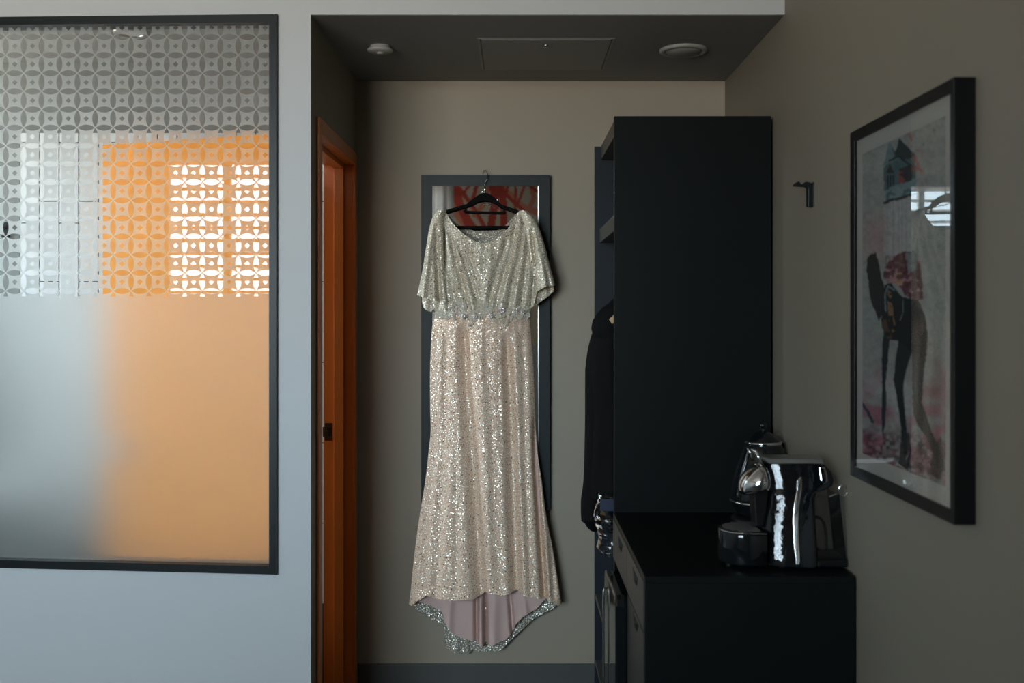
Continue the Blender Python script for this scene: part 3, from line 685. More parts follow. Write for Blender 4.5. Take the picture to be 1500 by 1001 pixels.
for (x, y, n, r) in ((680, 463, 7, 2.3), (697, 463.5, 7, 2.2), (719, 463, 8, 2.6), (730.5, 455, 5, 1.8), (736, 454.5, 8, 3.0), (755.5, 454.5, 6, 2.2), (766, 457.5, 6, 2.0), (667, 468, 5, 1.5), (670, 453, 4, 1.4), (667, 460, 4, 1.4), (688, 476, 5, 1.7), (736, 442, 4, 1.5), (718, 455, 4, 1.5), (743.5, 468, 4, 1.3), (739, 478, 4, 1.3), (667, 439.5, 4, 1.4), (683, 447, 3, 1.2)):
    b = MB(); c = on_front(x, y, .020)
    for i in range(n):
        a = 2 * math.pi * i / n; rr = r * 3.8 / F
        b.ball(c + Vector((math.cos(a) * rr, 0, math.sin(a) * rr)), rr * .55, 6, 4)
    b.ball(c + Vector((0, -.001, 0)), r * 3.8 / F * .4, 6, 4)
    b.build('rhinestone_flower', M_bead, dress)

# ------------------------------------------------------------------ tower cabinet (open side faces the doorway)
TX0, TX1, TY0, TY1 = 0.304, 0.785, 3.145, 3.738
ZT = 2.088
tw_ = empty('tower_cabinet', ((TX0 + TX1) / 2, (TY0 + TY1) / 2, 0), 'tall matt black open wardrobe tower in the niche corner', 'cabinet')
MB().box(TX0, TX1, TY0, TY0 + .022, 0, ZT, .0012).build('side_panel', M_lam, tw_)
MB().box(TX0 - .016, TX1, TY1 - .022, TY1, 0, ZT, .0012).build('side_panel', M_lamin, tw_)
MB().box(TX0 + .006, TX1, TY0 + .022, TY1 - .022, ZT - .050, ZT, .001).build('top_board', M_edge, tw_)
MB().box(TX0 + .002, TX1, TY0 + .022, TY1 - .022, 1.738, 1.788, .001).build('shelf', M_edge, tw_)
MB().box(TX1 - .008, TX1, TY0 + .022, TY1 - .022, .06, ZT - .05).build('back_panel', M_lamin, tw_)
MB().box(TX0 - .014, TX1 - .01, TY0 + .022, TY1 - .022, .445, .463, .001).build('shelf', M_edge, tw_)
MB().box(TX0 - .014, TX1 - .01, TY0 + .022, TY1 - .022, .205, .223, .001).build('shelf', M_edge, tw_)
MB().tube([(.55, TY0 + .022, 1.66), (.55, TY1 - .022, 1.66)], .012, 14).build('hanging_rail', M_brush, tw_)

# coat on a wooden hanger, its sleeve edge standing out of the tower
CD = 3.42; CC = .53
HY = 3.335
ch = empty('wooden_hanger', (CC, HY, 1.44), 'pale wooden hanger beside the black coat inside the tower', 'hanger')
hp = [(-.225, 0), (-.19, .035), (-.10, .068), (0, .088), (.10, .068), (.19, .035), (.225, 0), (.215, -.015), (.18, .012), (.09, .045), (0, .062), (-.09, .045), (-.18, .012), (-.215, -.015)]
MB().prism([(CC + p[0], 1.462 + p[1]) for p in hp], 'y', HY - .010, HY + .010, .004).build('shoulder_bar', M_hwood, ch)
MB().tube(catmull([(CC, HY, 1.54), (CC, HY, 1.61), (CC - .008, HY, 1.64), (CC + .004, HY, 1.668), (CC + .020, HY, 1.6755), (CC + .036, HY, 1.668), (CC + .040, HY, 1.655)], 6), .002, 8).build('hook', M_wire, ch)
coat = empty('black_coat', (CC, CD, .74), 'black coat hanging in the tower with its shoulder showing past the panel', 'coat')
def cpx(x, y): p = W(x, y, CD); return p.x, p.z
oL = [(897, 438), (892, 444), (882, 451), (874, 460), (868, 470), (866, 481), (868, 490), (872, 496), (869, 506), (866, 517), (867, 552), (869, 585), (870, 610), (868.5, 644), (867, 680), (866, 700), (866, 730)]
pL = [cpx(*p) for p in oL]
nu, nvv = 40, 120
lz = np.array([p[1] for p in pL])[::-1]; lx = np.array([p[0] for p in pL])[::-1]
zz = np.linspace(lz[0], lz[-1], nvv)
def coat_sheet(sign, name):
    vs = []; fs = []
    for z in zz:
        xl = np.interp(z, lz, lx); xr = 2 * CC - xl; xr = min(xr, TX1 - .02)
        for i in range(nu):
            u = i / (nu - 1); pr = math.sqrt(max(0, 1 - (2 * u - 1) ** 2))
            th = .05 + .02 * (lz[-1] - z)
            y = CD + sign * (th * pr ** .7 + .006 * math.sin(u * 40 + z * 3) * pr + .004 * math.sin(z * 30 + u * 9) * pr)
            vs.append((xl + (xr - xl) * u, y, z))
    for j in range(nvv - 1):
        for i in range(nu - 1): fs.append((j * nu + i, j * nu + i + 1, (j + 1) * nu + i + 1, (j + 1) * nu + i))
    return MB().add(vs, fs, True).build(name, M_cloth, coat)
coat_sheet(-1, 'front'); coat_sheet(1, 'back')
slv = MB().tube(catmull([cpx3 for cpx3 in [W(884, 470, CD + .03), W(876, 520, CD + .04), W(875, 620, CD + .04), W(873, 700, CD + .04), W(869, 735, CD + .045), W(870, 765, CD + .045), W(874, 778, CD + .045)]], 8), [ .02 + .022 * min(1, i / 10) if i < 40 else .032 - .0028 * (i - 40) for i in range(49)], 16)
slv.build('sleeve', M_cloth, coat)

# clear plastic laundry bag below the coat
pb = empty('plastic_bag', (W(886, 810, 3.28).x + .06, 3.28, W(0, 812, 3.28).z), 'crumpled clear plastic laundry bag hanging under the coat', 'bag')
rb = random.Random(11); vs = []; fs = []; na, nb = 26, 30
for j in range(nb):
    t = j / (nb - 1); y = 722 + 90 * t
    for i in range(na):
        a = 2 * math.pi * i / na; squeeze = 1 - .12 * math.cos(t * 9) - .55 * max(0, t - .86) / .14
        cx = W(0, 0, 3.28).x * 0 + .325
        x = cx + .068 * math.cos(a) * squeeze + rb.uniform(-.002, .002); yy_ = 3.26 + .035 * math.sin(a) * squeeze + rb.uniform(-.004, .004) + .006 * math.sin(5 * a + 7 * t)
        vs.append((x, yy_, EYE + (PY - y) * 3.28 / F + rb.uniform(-.003, .003)))
for j in range(nb - 1):
    for i in range(na): fs.append((j * na + i, j * na + (i + 1) % na, (j + 1) * na + (i + 1) % na, (j + 1) * na + i))
MB().add(vs, fs, False).build('bag_skin', M_pbag, pb)
MB().box(W(879, 0, 3.215).x, .36, 3.214, 3.218, W(0, 749, 3.215).z, W(0, 732, 3.215).z).build('tape_band', M_navy, pb)

# ------------------------------------------------------------------ counter unit with drawers
KX0, KX1, KY0, KY1, ZK = 0.3005, 0.788, 2.377, 3.143, 0.870
ku = empty('counter_unit', ((KX0 + KX1) / 2, (KY0 + KY1) / 2, 0), 'low matt black counter unit with cut-out drawer pulls beside the tower', 'cabinet')
MB().box(KX0, KX1, KY0, KY1, ZK - .016, ZK, .001).build('worktop', M_lam, ku)
MB().box(KX0, KX1, KY0, KY0 + .018, 0, ZK - .016, .001).build('side_panel', M_lam, ku)
MB().box(KX0 + .02, KX1, KY1 - .018, KY1, 0, ZK - .016, .001).build('side_panel', M_lam, ku)
MB().box(KX0 + .02, KX1, 2.736, 2.752, 0, ZK - .016).build('divider', M_lam, ku)
MB().box(KX1 - .01, KX1, KY0 + .018, KY1 - .018, .06, ZK - .016).build('back_panel', M_lam, ku)
MB().box(KX0 + .02, KX1 - .01, KY0 + .018, KY1 - .018, .70, .716).build('rail_board', M_lam, ku)
def front(name, y0, y1, z0, z1, hy0, hy1, hz0, hz1, skew):
    """drawer or door front with a trapezoid pull cut through it"""
    xa, xb = KX0 - .001, KX0 + .017
    o = [(y0, z0), (y1, z0), (y1, z1), (y0, z1)]; h = [(hy0 + skew, hz0), (hy1 - skew, hz0), (hy1, hz1), (hy0, hz1)]
    v = [(xa, *p) for p in o + h] + [(xb, *p) for p in o + h]
    f = []
    for i in range(4):
        j = (i + 1) % 4
        f += [(i, j, 4 + j, 4 + i), (8 + i, 12 + i, 12 + j, 8 + j), (i, 8 + i, 8 + j, j), (4 + i, 4 + j, 12 + j, 12 + i)]
    return MB().add(v, f).build(name, M_edge, ku)
front('drawer_front', 2.754, KY1 - .002, .736, ZK - .017, 2.86, 2.99, .806, .834, .03)
front('drawer_front', KY0 + .019, 2.750, .736, ZK - .017, 2.50, 2.62, .806, .834, .03)
front('cupboard_door', KY0 + .019, 2.735, .07, .731, 2.49, 2.62, .695, .722, .03)
fri = empty('minibar_fridge', (.5, 2.93, 0), 'black minibar fridge built in under the counter drawers', 'fridge')
MB().box(.325, .74, 2.775, 3.10, .05, .694, .006).build('body', M_satin, fri)
fd = MB().prism([(2.765, .04), (3.105, .04), (3.105, .690), (3.095, .706), (3.07, .712), (2.80, .712), (2.775, .706), (2.765, .690)], 'x', .270, .318, .006, 3).build('door', M_gloss, fri)
hd = MB().tube(catmull([(.268, 3.06, .66), (.262, 3.055, .64), (.262, 3.05, .50), (.262, 3.05, .12), (.268, 3.055, .10)], 5), .003, 8).build('handle', M_brush); hd.parent = fd
hd.matrix_parent_inverse = Matrix.Identity(4)

# ------------------------------------------------------------------ coffee machine
QD = 2.435; QY1 = 2.565
def q(x, y): p = W(x, y, QD); return (p.x, p.z)
ZM = ZK + .0005
cm = empty('coffee_machine', (W(1150, 0, QD).x, 2.5, ZK), 'glossy black capsule coffee machine with chrome spout on the counter', 'coffee machine')
def qs(pts): return [q(*p) for p in pts]
body = [(1122, 833), (1122, 790), (1125, 760), (1131, 732), (1133, 705), (1132, 687), (1215, 686), (1224, 691), (1230, 702), (1231, 715), (1225, 722), (1202, 726), (1200, 760), (1199, 833)]
bp_ = qs(body); bp_[0] = (bp_[0][0], ZM + .006); bp_[-1] = (bp_[-1][0], ZM + .006)
QD_, QY1_ = QD, QY1
zs_b = np.linspace(ZM + .006, q(0, 686)[1], 40)
def edge_x(side, z):
    pts = {'l': [(1122, 834), (1122, 792), (1125, 762), (1130, 735), (1132, 710), (1131, 686)], 'r': [(1200, 834), (1200, 760), (1201, 735), (1204, 727), (1228, 718), (1231, 708), (1228, 696), (1219, 686)]}[side]
    zz_ = [q(0, b)[1] for a, b in pts]; xx_ = [q(a, 0)[0] for a, b in pts]
    return np.interp(z, zz_, xx_)
def lean(z): return .050 * max(0.0, (z - zs_b[0]) / (zs_b[-1] - zs_b[0])) ** 1.2
def plan(z):
    QD, QY1 = QD_ + lean(z), QY1_ - .35 * lean(z)
    xl, xr = edge_x('l', z), edge_x('r', z); out = []
    R1, RX, R2 = min(.046, (QY1 - QD) * .49), .115, .012; RX = min(RX, (xr - xl) * .85)
    for a in np.linspace(0, 1, 15):
        t = a * math.pi / 2; out.append((xl + RX - RX * math.cos(t), QD + R1 - R1 * math.sin(t)))
    for a in np.linspace(0, 1, 7):
        t = a * math.pi / 2; out.append((xr - R2 + R2 * math.sin(t), QD + R2 - R2 * math.cos(t)))
    for a in np.linspace(0, 1, 7):
        t = a * math.pi / 2; out.append((xr - R2 + R2 * math.cos(t), QY1 - R2 + R2 * math.sin(t)))
    for a in np.linspace(0, 1, 15):
        t = a * math.pi / 2; out.append((xl + RX - RX * math.sin(t), QY1 - R1 + R1 * math.cos(t)))
    return out
ring = [plan(z) for z in zs_b]; nr = len(ring[0])
cb = MB().add([(x, y, z) for z, r_ in zip(zs_b, ring) for x, y in r_], [(i * nr + k, i * nr + (k + 1) % nr, (i + 1) * nr + (k + 1) % nr, (i + 1) * nr + k) for i in range(len(ring) - 1) for k in range(nr)], True)
cb.add([(x, y, zs_b[-1]) for x, y in ring[-1]], [tuple(range(nr))]); cb.add([(x, y, zs_b[0]) for x, y in ring[0]], [tuple(range(nr))[::-1]])
cb.build('body', M_wavy, cm)
# chrome side strip following the waist of the machine
st = [(1175, 703), (1179, 701), (1179.5, 706), (1178, 722), (1173, 742), (1170, 765), (1169.5, 800), (1170, 822), (1168, 826), (1164, 825), (1162.5, 800), (1162.5, 762), (1166, 738), (1171, 720), (1172, 708)]
st_ = MB().prism([(p.x, p.z) for p in [W(x, y, QD + .012) for x, y in st]], 'y', QD - .003, QD + .006, .0012)
st_.v = [(x, y + lean(z), z) for x, y, z in st_.v]; st_.build('side_strip', M_chrome, cm)
MB().prism(qs([(1116, 671), (1122, 676), (1134, 684), (1215, 684), (1213, 676), (1134, 675.5)]), 'y', QD + .045, QY1 - .014, .002).build('top_plate', M_brush, cm)
lv = MB()
for yy_ in (QD + .02, QY1 - .02):
    lv.tube([W(1118, 682, QD).xz.to_3d() * 0 + Vector((q(1119, 684)[0], yy_, q(0, 684)[1])), Vector((q(1111, 664)[0], yy_, q(0, 664)[1]))], .0035, 8)
lv.tube([Vector((q(1111, 664)[0], QD + .02, q(0, 664)[1])), Vector((q(1111, 664)[0], QY1 - .02, q(0, 664)[1]))], .0035, 8)
lv.build('lever', M_chrome, cm)
# rounded chrome spout head
bm = bmesh.new(); bmesh.ops.create_uvsphere(bm, u_segments=32, v_segments=20, radius=1.0)
c0 = q(1121, 708)
for v in bm.verts:
    x, y, z = v.co
    if z < -.35: z = -.35 + (z + .35) * .45
    if x > 0: x *= .5
    v.co = Vector((c0[0] + x * .050, (QD + QY1) / 2 + y * .056, c0[1] + z * .044 - .016 * max(0, -x) - .004))
MB().bm(bm, True).build('spout_head', M_chrome, cm)
MB().prism(qs([(1108, 718), (1133, 718), (1130, 750), (1124, 778), (1112, 778), (1110, 745)]), 'y', QD + .04, QY1 - .04, .005, 3).build('spout_neck', M_satin, cm)
# drip tray: rounded base with a chrome rim and slotted grille
rx = .0645; tcx = q(1060, 0)[0] + rx; txe = q(1124, 0)[0]; tcy = (QD + QY1) / 2
def dshape(r): return [(tcx + r * math.cos(a), tcy + r * math.sin(a)) for a in np.linspace(math.pi / 2, 3 * math.pi / 2, 25)] + [(txe, tcy - r), (txe, tcy + r)]
ztr = q(0, 782)[1]
MB().prism(dshape(rx), 'z', ZM + .008, ztr - .003, .004, 3, True).build('drip_base', M_gloss, cm)
MB().prism(dshape(rx - .001), 'z', ztr - .003, ztr, .001, 2).build('tray_rim', M_chrome, cm)
dg = MB().prism(dshape(rx - .006), 'z', ztr, ztr + .0015).build('drip_grille', M_satin, cm)
gr = MB()
for i in range(9):
    yy_ = tcy - .048 + .012 * i; half = math.sqrt(max(.0001, (rx - .010) ** 2 - (yy_ - tcy) ** 2))
    gr.box(tcx - half, txe - .012, yy_ - .0022, yy_ + .0022, ztr + .0015, ztr + .0040, .0006, 1)
gr.build('grille_bars', M_brush, cm)
# water tank behind
tk = [(1200, 731), (1233, 727), (1237, 760), (1241, 800), (1243, 822), (1199, 824)]
MB().prism(qs(tk), 'y', QD + .012, QY1 - .012, .006, 3).build('water_tank', M_tank, cm)
tb = qs([(1199, 823), (1243, 821), (1244, 833), (1199, 833)]); tb[2] = (tb[2][0], ZM + .004); tb[3] = (tb[3][0], ZM + .004)
MB().prism(tb, 'y', QD + .008, QY1 - .008, .004).build('tank_base', M_satin, cm)
MB().tube(catmull([Vector((q(1203, 0)[0], tcy, q(0, 765)[1])), Vector((q(1214, 0)[0], tcy, q(0, 768)[1])), Vector((q(1221, 0)[0], tcy, q(0, 783)[1])), Vector((q(1223, 0)[0], tcy, q(0, 815)[1]))], 6), .004, 8).build('tank_tube', M_satin, cm)
MB().tube([Vector((q(1241, 0)[0] + .0105 * math.cos(a), QD + .03, q(0, 722)[1] + .0135 * math.sin(a))) for a in np.linspace(0, 2 * math.pi, 21)[:-1]], .0022, 8, True).build('tank_ring', M_chrome, cm)
lt_ = MB().prism(qs([(1208, 689), (1217, 689), (1219.5, 700), (1219.5, 710), (1214, 713), (1209.5, 708)]), 'y', QD - .003, QD + .008, .002)
lt_.v = [(x, y + lean(z), z) for x, y, z in lt_.v]; lt_.build('latch', M_chrome, cm)
for fx in (1072, 1150, 1235):
    for fy in (QD + .03, QY1 - .03): MB().lathe((q(fx, 0)[0], fy, ZK), [(.0001, .0), (.008, .0), (.008, .010), (.0001, .010)], 12).build('foot', M_satin, cm)

# ------------------------------------------------------------------ kettle
KD = 2.99; kc = (W(1118, 0, KD).x, KD, ZK); s_ = KD / F
ke = empty('kettle', kc, 'black gloss kettle with chrome bands and a ball-topped lid on the counter', 'kettle')
MB().lathe(kc, [(.0001, .0), (46 * s_, .0), (46 * s_, 7 * s_), (40 * s_, 12 * s_), (.0001, 12 * s_)]).build('base_plate', M_satin, ke)
MB().lathe(kc, [(.0001, 13 * s_), (38 * s_, 13 * s_), (40 * s_, 18 * s_), (46 * s_, 27 * s_), (47.5 * s_, 32 * s_), (47 * s_, 44 * s_), (45 * s_, 56 * s_), (41 * s_, 74 * s_), (35 * s_, 92 * s_), (29 * s_, 108 * s_), (26 * s_, 116 * s_), (.0001, 116 * s_)], 48).build('body', M_gloss, ke)
MB().lathe(kc, [(47.0 * s_, 30.5 * s_), (48.8 * s_, 31 * s_), (48.8 * s_, 34.5 * s_), (47.0 * s_, 35 * s_)], 48).build('lower_band', M_chrome, ke)
MB().lathe(kc, [(24.5 * s_, 115.5 * s_), (26.6 * s_, 116 * s_), (26.6 * s_, 119 * s_), (24 * s_, 120 * s_)], 48).build('upper_band', M_chrome, ke)
ldk = MB().lathe(kc, [(25.5 * s_, 119 * s_), (23 * s_, 122 * s_), (12 * s_, 131.5 * s_), (7 * s_, 133.5 * s_), (3 * s_, 134 * s_), (.0001, 134 * s_)], 48).build('lid', M_gloss, ke)
kn = MB().lathe(kc, [(2.4 * s_, 133 * s_), (2.2 * s_, 138 * s_)], 12).ball((kc[0], kc[1], kc[2] + 142 * s_), 5 * s_, 16, 10).build('lid_knob', M_gloss)
adopt(kn, ke)
hk = [(24, 110), (33, 113), (46, 108), (52, 92), (54, 70), (50, 50), (44, 46)]
dirv = Vector((.72, .55, 0)).normalized()
MB().tube(catmull([Vector(kc) + dirv * (a * s_) + Vector((0, 0, b * s_)) for a, b in hk], 5), .0085, 10).build('handle', M_satin, ke)
dsp = Vector((.25, .95, 0)).normalized()
MB().tube(catmull([Vector(kc) + dsp * (a * s_) + Vector((0, 0, b * s_)) for a, b in ((40, 60), (48, 75), (50, 92), (54, 104))], 5), [.016 - .0006 * i for i in range(16)], 12).build('spout', M_gloss, ke)

# ------------------------------------------------------------------ coat hook on the right wall
wh = empty('wall_hook', (XR, 2.745, W(0, 300, 2.745).z), 'small black bent coat hook on the taupe wall', 'hook')
def hk2(x, y): p = W(x, y, 2.745); return (p.x, p.z)
hkp = [(1190.2, 303.5), (1182.2, 303.5), (1182.2, 277), (1181, 274.5), (1178.5, 273.8), (1162.5, 272.8), (1163, 270.5), (1165.5, 267.8), (1168.5, 266.5), (1170, 267), (1171.5, 270), (1174, 271.2), (1176, 270), (1178, 267.6), (1181, 267), (1184.5, 268), (1188.5, 271.2), (1190.2, 274.5)]
MB().prism([hk2(*p) for p in hkp], 'y', 2.735, 2.755, .0015, 2).build('bent_arm', M_black, wh)
MB().box(XR - .0035, XR - .0002, 2.730, 2.760, W(0, 304, 2.745).z, W(0, 268, 2.745).z, .001).build('back_plate', M_black, wh)

# ------------------------------------------------------------------ framed picture on the right wall
FX = 0.758; FY0, FY1, FZ0, FZ1 = 1.771, 2.320, EYE - .3655, EYE + .410
pic = empty('framed_picture', (XR, (FY0 + FY1) / 2, FZ0), 'black framed surreal print of a bending figure and a house under glass', 'picture')
fwp = .024
def prail(y0, y1, z0, z1): return MB().box(FX, XR - .0005, y0, y1, z0, z1, .0012)
prail(FY0, FY0 + .016, FZ0, FZ1).build('frame_rail', M_pframe, pic)
prail(FY1 - .030, FY1, FZ0, FZ1).build('frame_rail', M_pframe, pic)
prail(FY0 + .016, FY1 - .030, FZ1 - fwp, FZ1).build('frame_rail', M_pframe, pic)
prail(FY0 + .016, FY1 - .030, FZ0, FZ0 + fwp).build('frame_rail', M_pframe, pic)
MB().box(.7640, .7900, FY0 + .016, FY1 - .030, FZ0 + fwp, FZ1 - fwp).build('mat_board', M_mat, pic)
MB().add([(.7600, FY0 + .016, FZ0 + fwp), (.7600, FY1 - .030, FZ0 + fwp), (.7600, FY1 - .030, FZ1 - fwp), (.7600, FY0 + .016, FZ1 - fwp)], [(0, 3, 2, 1)]).build('glass', M_picglass, pic)

# the print: painted point by point on a fine sheet
def vnoise(x, y, seed, s):
    r = np.random.RandomState(seed).rand(64, 64)
    x = x / s; y = y / s; xi = np.floor(x).astype(int); yi = np.floor(y).astype(int); fx = x - xi; fy = y - yi
    fx = fx * fx * (3 - 2 * fx); fy = fy * fy * (3 - 2 * fy)
    g = lambda a, b: r[a % 64, b % 64]
    return (g(xi, yi) * (1 - fx) + g(xi + 1, yi) * fx) * (1 - fy) + (g(xi, yi + 1) * (1 - fx) + g(xi + 1, yi + 1) * fx) * fy
def inpoly(x, y, poly):
    c = np.zeros(x.shape, bool); n = len(poly)
    for i in range(n):
        x1, y1 = poly[i]; x2, y2 = poly[(i + 1) % n]
        if y1 == y2: continue
        c ^= ((y1 > y) != (y2 > y)) & (x < (x2 - x1) * (y - y1) / (y2 - y1) + x1)
    return c
def segd(x, y, pts):
    d = np.full(x.shape, 1e9)
    for (x1, y1), (x2, y2) in zip(pts[:-1], pts[1:]):
        L2 = (x2 - x1) ** 2 + (y2 - y1) ** 2; t = np.clip(((x - x1) * (x2 - x1) + (y - y1) * (y2 - y1)) / L2, 0, 1)
        d = np.minimum(d, np.hypot(x - x1 - t * (x2 - x1), y - y1 - t * (y2 - y1)))
    return d
def colour_sheet(name, verts, nu, nv, rgb, mat_name, parent, rough):
    idx = np.arange(nu * nv).reshape(nv, nu)
    fc = np.stack([idx[:-1, :-1], idx[:-1, 1:], idx[1:, 1:], idx[1:, :-1]], -1).reshape(-1, 4)
    me = bpy.data.meshes.new(name); me.from_pydata(verts.tolist(), [], fc.tolist())
    at = me.color_attributes.new('ink', 'FLOAT_COLOR', 'POINT')
    at.data.foreach_set('color', np.concatenate([rgb, np.ones((len(rgb), 1))], 1).ravel().tolist())
    m, nt, o = newmat(mat_name); p = nt.nodes.new('ShaderNodeBsdfPrincipled'); a = nt.nodes.new('ShaderNodeVertexColor'); a.layer_name = 'ink'
    nt.links.new(a.outputs[0], p.inputs['Base Color']); p.inputs['Roughness'].default_value = rough; nt.links.new(p.outputs[0], o.inputs[0])
    me.materials.append(m); ob = bpy.data.objects.new(name, me); COL.objects.link(ob)
    if parent is not None: adopt(ob, parent)
    return ob
def L3(r, g, b): return np.array(lin(r, g, b)[:3])
PN, PM = 170, 330
py = np.linspace(2.254, 1.818, PN); pz = np.linspace(EYE + .352, EYE - .307, PM)
Yg, Zg = np.meshgrid(py, pz)
ix = PX + .7635 * F / Yg; iy = PY - (Zg - EYE) * F / Yg          # where each point of the print lies in the photo, as a drawing guide
img = np.zeros((PM, PN, 3))
def put(mask, col, a=1.0):
    a = (mask * a)[..., None]; img[:] = img * (1 - a) + col * a
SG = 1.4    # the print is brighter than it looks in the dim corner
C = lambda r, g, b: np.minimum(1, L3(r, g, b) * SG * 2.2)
n1, n2, n3 = vnoise(ix, iy, 1, 40), vnoise(ix, iy, 2, 14), vnoise(ix, iy, 3, 5)
put(np.ones_like(ix), C(122, 126, 122)); put(np.clip(n1 * 1.6 - .5, 0, 1), C(132, 130, 126), .8); put(np.clip(n2 * 1.5 - .7, 0, 1), C(95, 104, 104), .6)
put(np.clip(1 - np.hypot(ix - 1285, (iy - 350) * .8) / 45, 0, 1), C(140, 105, 108), .7)
put(np.clip((iy - 480) / 110, 0, 1) * np.clip(n2 * 2.2 - .7, 0, 1), C(130, 88, 100), .8)
put(np.clip((iy - 560) / 60, 0, 1) * np.clip(n2 * 2 - .6, 0, 1), C(125, 70, 85), .75)
put(np.clip(1 - np.abs(iy - 590) / 60, 0, 1) * np.clip(n1 * 2 - .8, 0, 1), C(165, 160, 165), .7)
put(np.clip(1 - np.hypot(ix - 1368, iy - 560) / 40, 0, 1) * n2, C(110, 70, 60), .8)
fl_m = np.clip((iy - 615 - (ix - 1262) * .18) / 22, 0, 1)
put(fl_m * np.clip(n3 * 2.2 - .7, 0, 1), C(55, 35, 42), .9); put(fl_m * np.clip(vnoise(ix, iy, 5, 4) * 2.6 - 1.3, 0, 1), C(140, 120, 125), .7)
put(fl_m * np.clip(vnoise(ix, iy, 6, 7) * 2.4 - 1.3, 0, 1), C(105, 40, 55), .8)
ix0, iy0 = ix, iy
ix = ix + (vnoise(ix, iy, 21, 4) - .5) * 1.2 + (vnoise(ix, iy, 22, 1.6) - .5) * .6; iy = iy + (vnoise(ix0, iy, 23, 9) - .5) * 3
# stripes falling from the house
for sx, cc in ((1297, (75, 82, 82)), (1300, (60, 66, 66)), (1303.5, (120, 105, 100)), (1308, (80, 80, 80)), (1313, (140, 136, 132)), (1316.5, (120, 80, 75)), (1321, (70, 75, 76)), (1327, (95, 95, 95)), (1333, (130, 125, 120)), (1339, (110, 95, 85))):
    put((np.abs(ix - sx) < .9) & (iy > 288) & (iy < 385 + 10 * np.sin(sx)), C(*cc), .75)
put((np.abs(ix - 1318) < 23) & (iy > 290) & (iy < 375), C(190, 186, 182), .45)
# house on the figure's back
put(inpoly(ix, iy, [(1294, 246), (1300, 236), (1304, 210), (1316, 229), (1317, 205), (1340, 226), (1342, 283), (1322, 290), (1296, 297)]), C(62, 86, 90))
put(inpoly(ix, iy, [(1310, 228), (1317, 202), (1341, 228), (1324, 234)]), C(34, 48, 50))
put(inpoly(ix, iy, [(1293, 243), (1303, 207), (1310, 229), (1312, 234)]), C(88, 108, 112))
put(inpoly(ix, iy, [(1298, 254), (1303, 239), (1310, 252)]), C(50, 42, 42))
for wx in (1300.5, 1304.5, 1308.5): put((np.abs(ix - wx) < 1.2) & (iy > 257) & (iy < 279), C(30, 42, 52))
put(inpoly(ix, iy, [(1317, 246), (1336, 240), (1336, 264), (1318, 272)]), C(48, 46, 52))
put((np.hypot(ix - 1320, (iy - 260) * .6) < 6) & (n3 > .35), C(130, 50, 45), .8)
put(inpoly(ix, iy, [(1295, 276), (1342, 262), (1342, 283), (1296, 297)]) & (n3 > .3), C(108, 128, 130), .7)
put((segd(ix, iy, [(1296, 297), (1342, 284)]) < 2.2), C(40, 34, 34))
put((segd(ix, iy, [(1303, 235), (1316, 229), (1340, 247)]) < 1.3), C(30, 36, 38))
put(np.clip(1 - segd(ix, iy, [(1330, 196), (1336, 212), (1344, 225), (1341, 245), (1348, 250)]) / 9, 0, 1) * (n3 > .55), C(140, 65, 68), .9)
put((np.hypot(ix - 1368, iy - 191) < 2) | (np.hypot(ix - 1352, iy - 211) < 1.6) | (np.hypot(ix - 1360, iy - 218) < 1.4), C(70, 110, 110), .9)
# the figure
dark = C(15, 16, 17); teal = C(22, 33, 37); brown = C(30, 23, 21)
put(inpoly(ix, iy, [(1270, 380), (1276, 371), (1283, 370), (1287, 385), (1291, 408), (1297, 425), (1296, 452), (1291, 462), (1287, 472), (1282, 455), (1275, 440), (1272, 415), (1269, 397)]), brown)
put(inpoly(ix, iy, [(1291, 440), (1296, 418), (1305, 415), (1322, 435), (1345, 440), (1354, 462), (1359, 490), (1357, 520), (1353, 545), (1349, 560), (1340, 520), (1336, 517), (1325, 545), (1316, 560), (1316, 500), (1303, 498), (1298, 498), (1294, 485), (1291, 470)]), dark)
put(inpoly(ix, iy, [(1294, 485), (1303, 498), (1300, 530), (1297, 560), (1298, 590), (1296, 625), (1292, 640), (1291, 600), (1292, 560), (1292, 520)]), teal)
put(inpoly(ix, iy, [(1316, 500), (1336, 517), (1328, 540), (1323, 562), (1324, 590), (1328, 630), (1329, 665), (1324, 668), (1320, 630), (1313, 580), (1309, 558), (1311, 530)]), teal * .7)
put(inpoly(ix, iy, [(1336, 517), (1354, 520), (1352, 560), (1350, 590), (1355, 602), (1362, 625), (1370, 645), (1380, 665), (1383, 690), (1376, 695), (1368, 668), (1356, 640), (1343, 622), (1338, 610), (1336, 570)]), teal * .8)
put(inpoly(ix, iy, [(1320, 640), (1331, 632), (1335, 660), (1330, 690), (1316, 680)]), C(36, 34, 36), .85)
put(inpoly(ix, iy, [(1366, 660), (1378, 640), (1384, 680), (1378, 702), (1362, 695)]), C(40, 36, 36), .85)
put(inpoly(ix, iy, [(1300, 423), (1305, 430), (1310, 470), (1316, 492), (1311, 498), (1304, 480), (1300, 455)]) & (n3 > .45), C(120, 85, 50), .9)
put(segd(ix, iy, [(1297, 455), (1296, 430), (1301, 419), (1309, 424)]) < 1.2, C(80, 110, 116))
put(segd(ix, iy, [(1323, 440), (1322, 458), (1318, 470)]) < .8, C(70, 98, 104))
put((segd(ix, iy, [(1294, 470), (1302, 497)]) < 5) & (n3 > .5), C(80, 55, 35), .8)
fw_ = inpoly(ix, iy, [(1293, 402), (1300, 385), (1315, 372), (1330, 368), (1343, 372), (1348, 392), (1351, 420), (1352, 440), (1340, 440), (1325, 432), (1314, 415), (1304, 416), (1295, 410)])
put(fw_, C(92, 50, 58)); put(fw_ & (n3 > .55), C(160, 110, 112), .8); put(fw_ & (vnoise(ix, iy, 9, 4) > .62), C(70, 28, 40), .9)
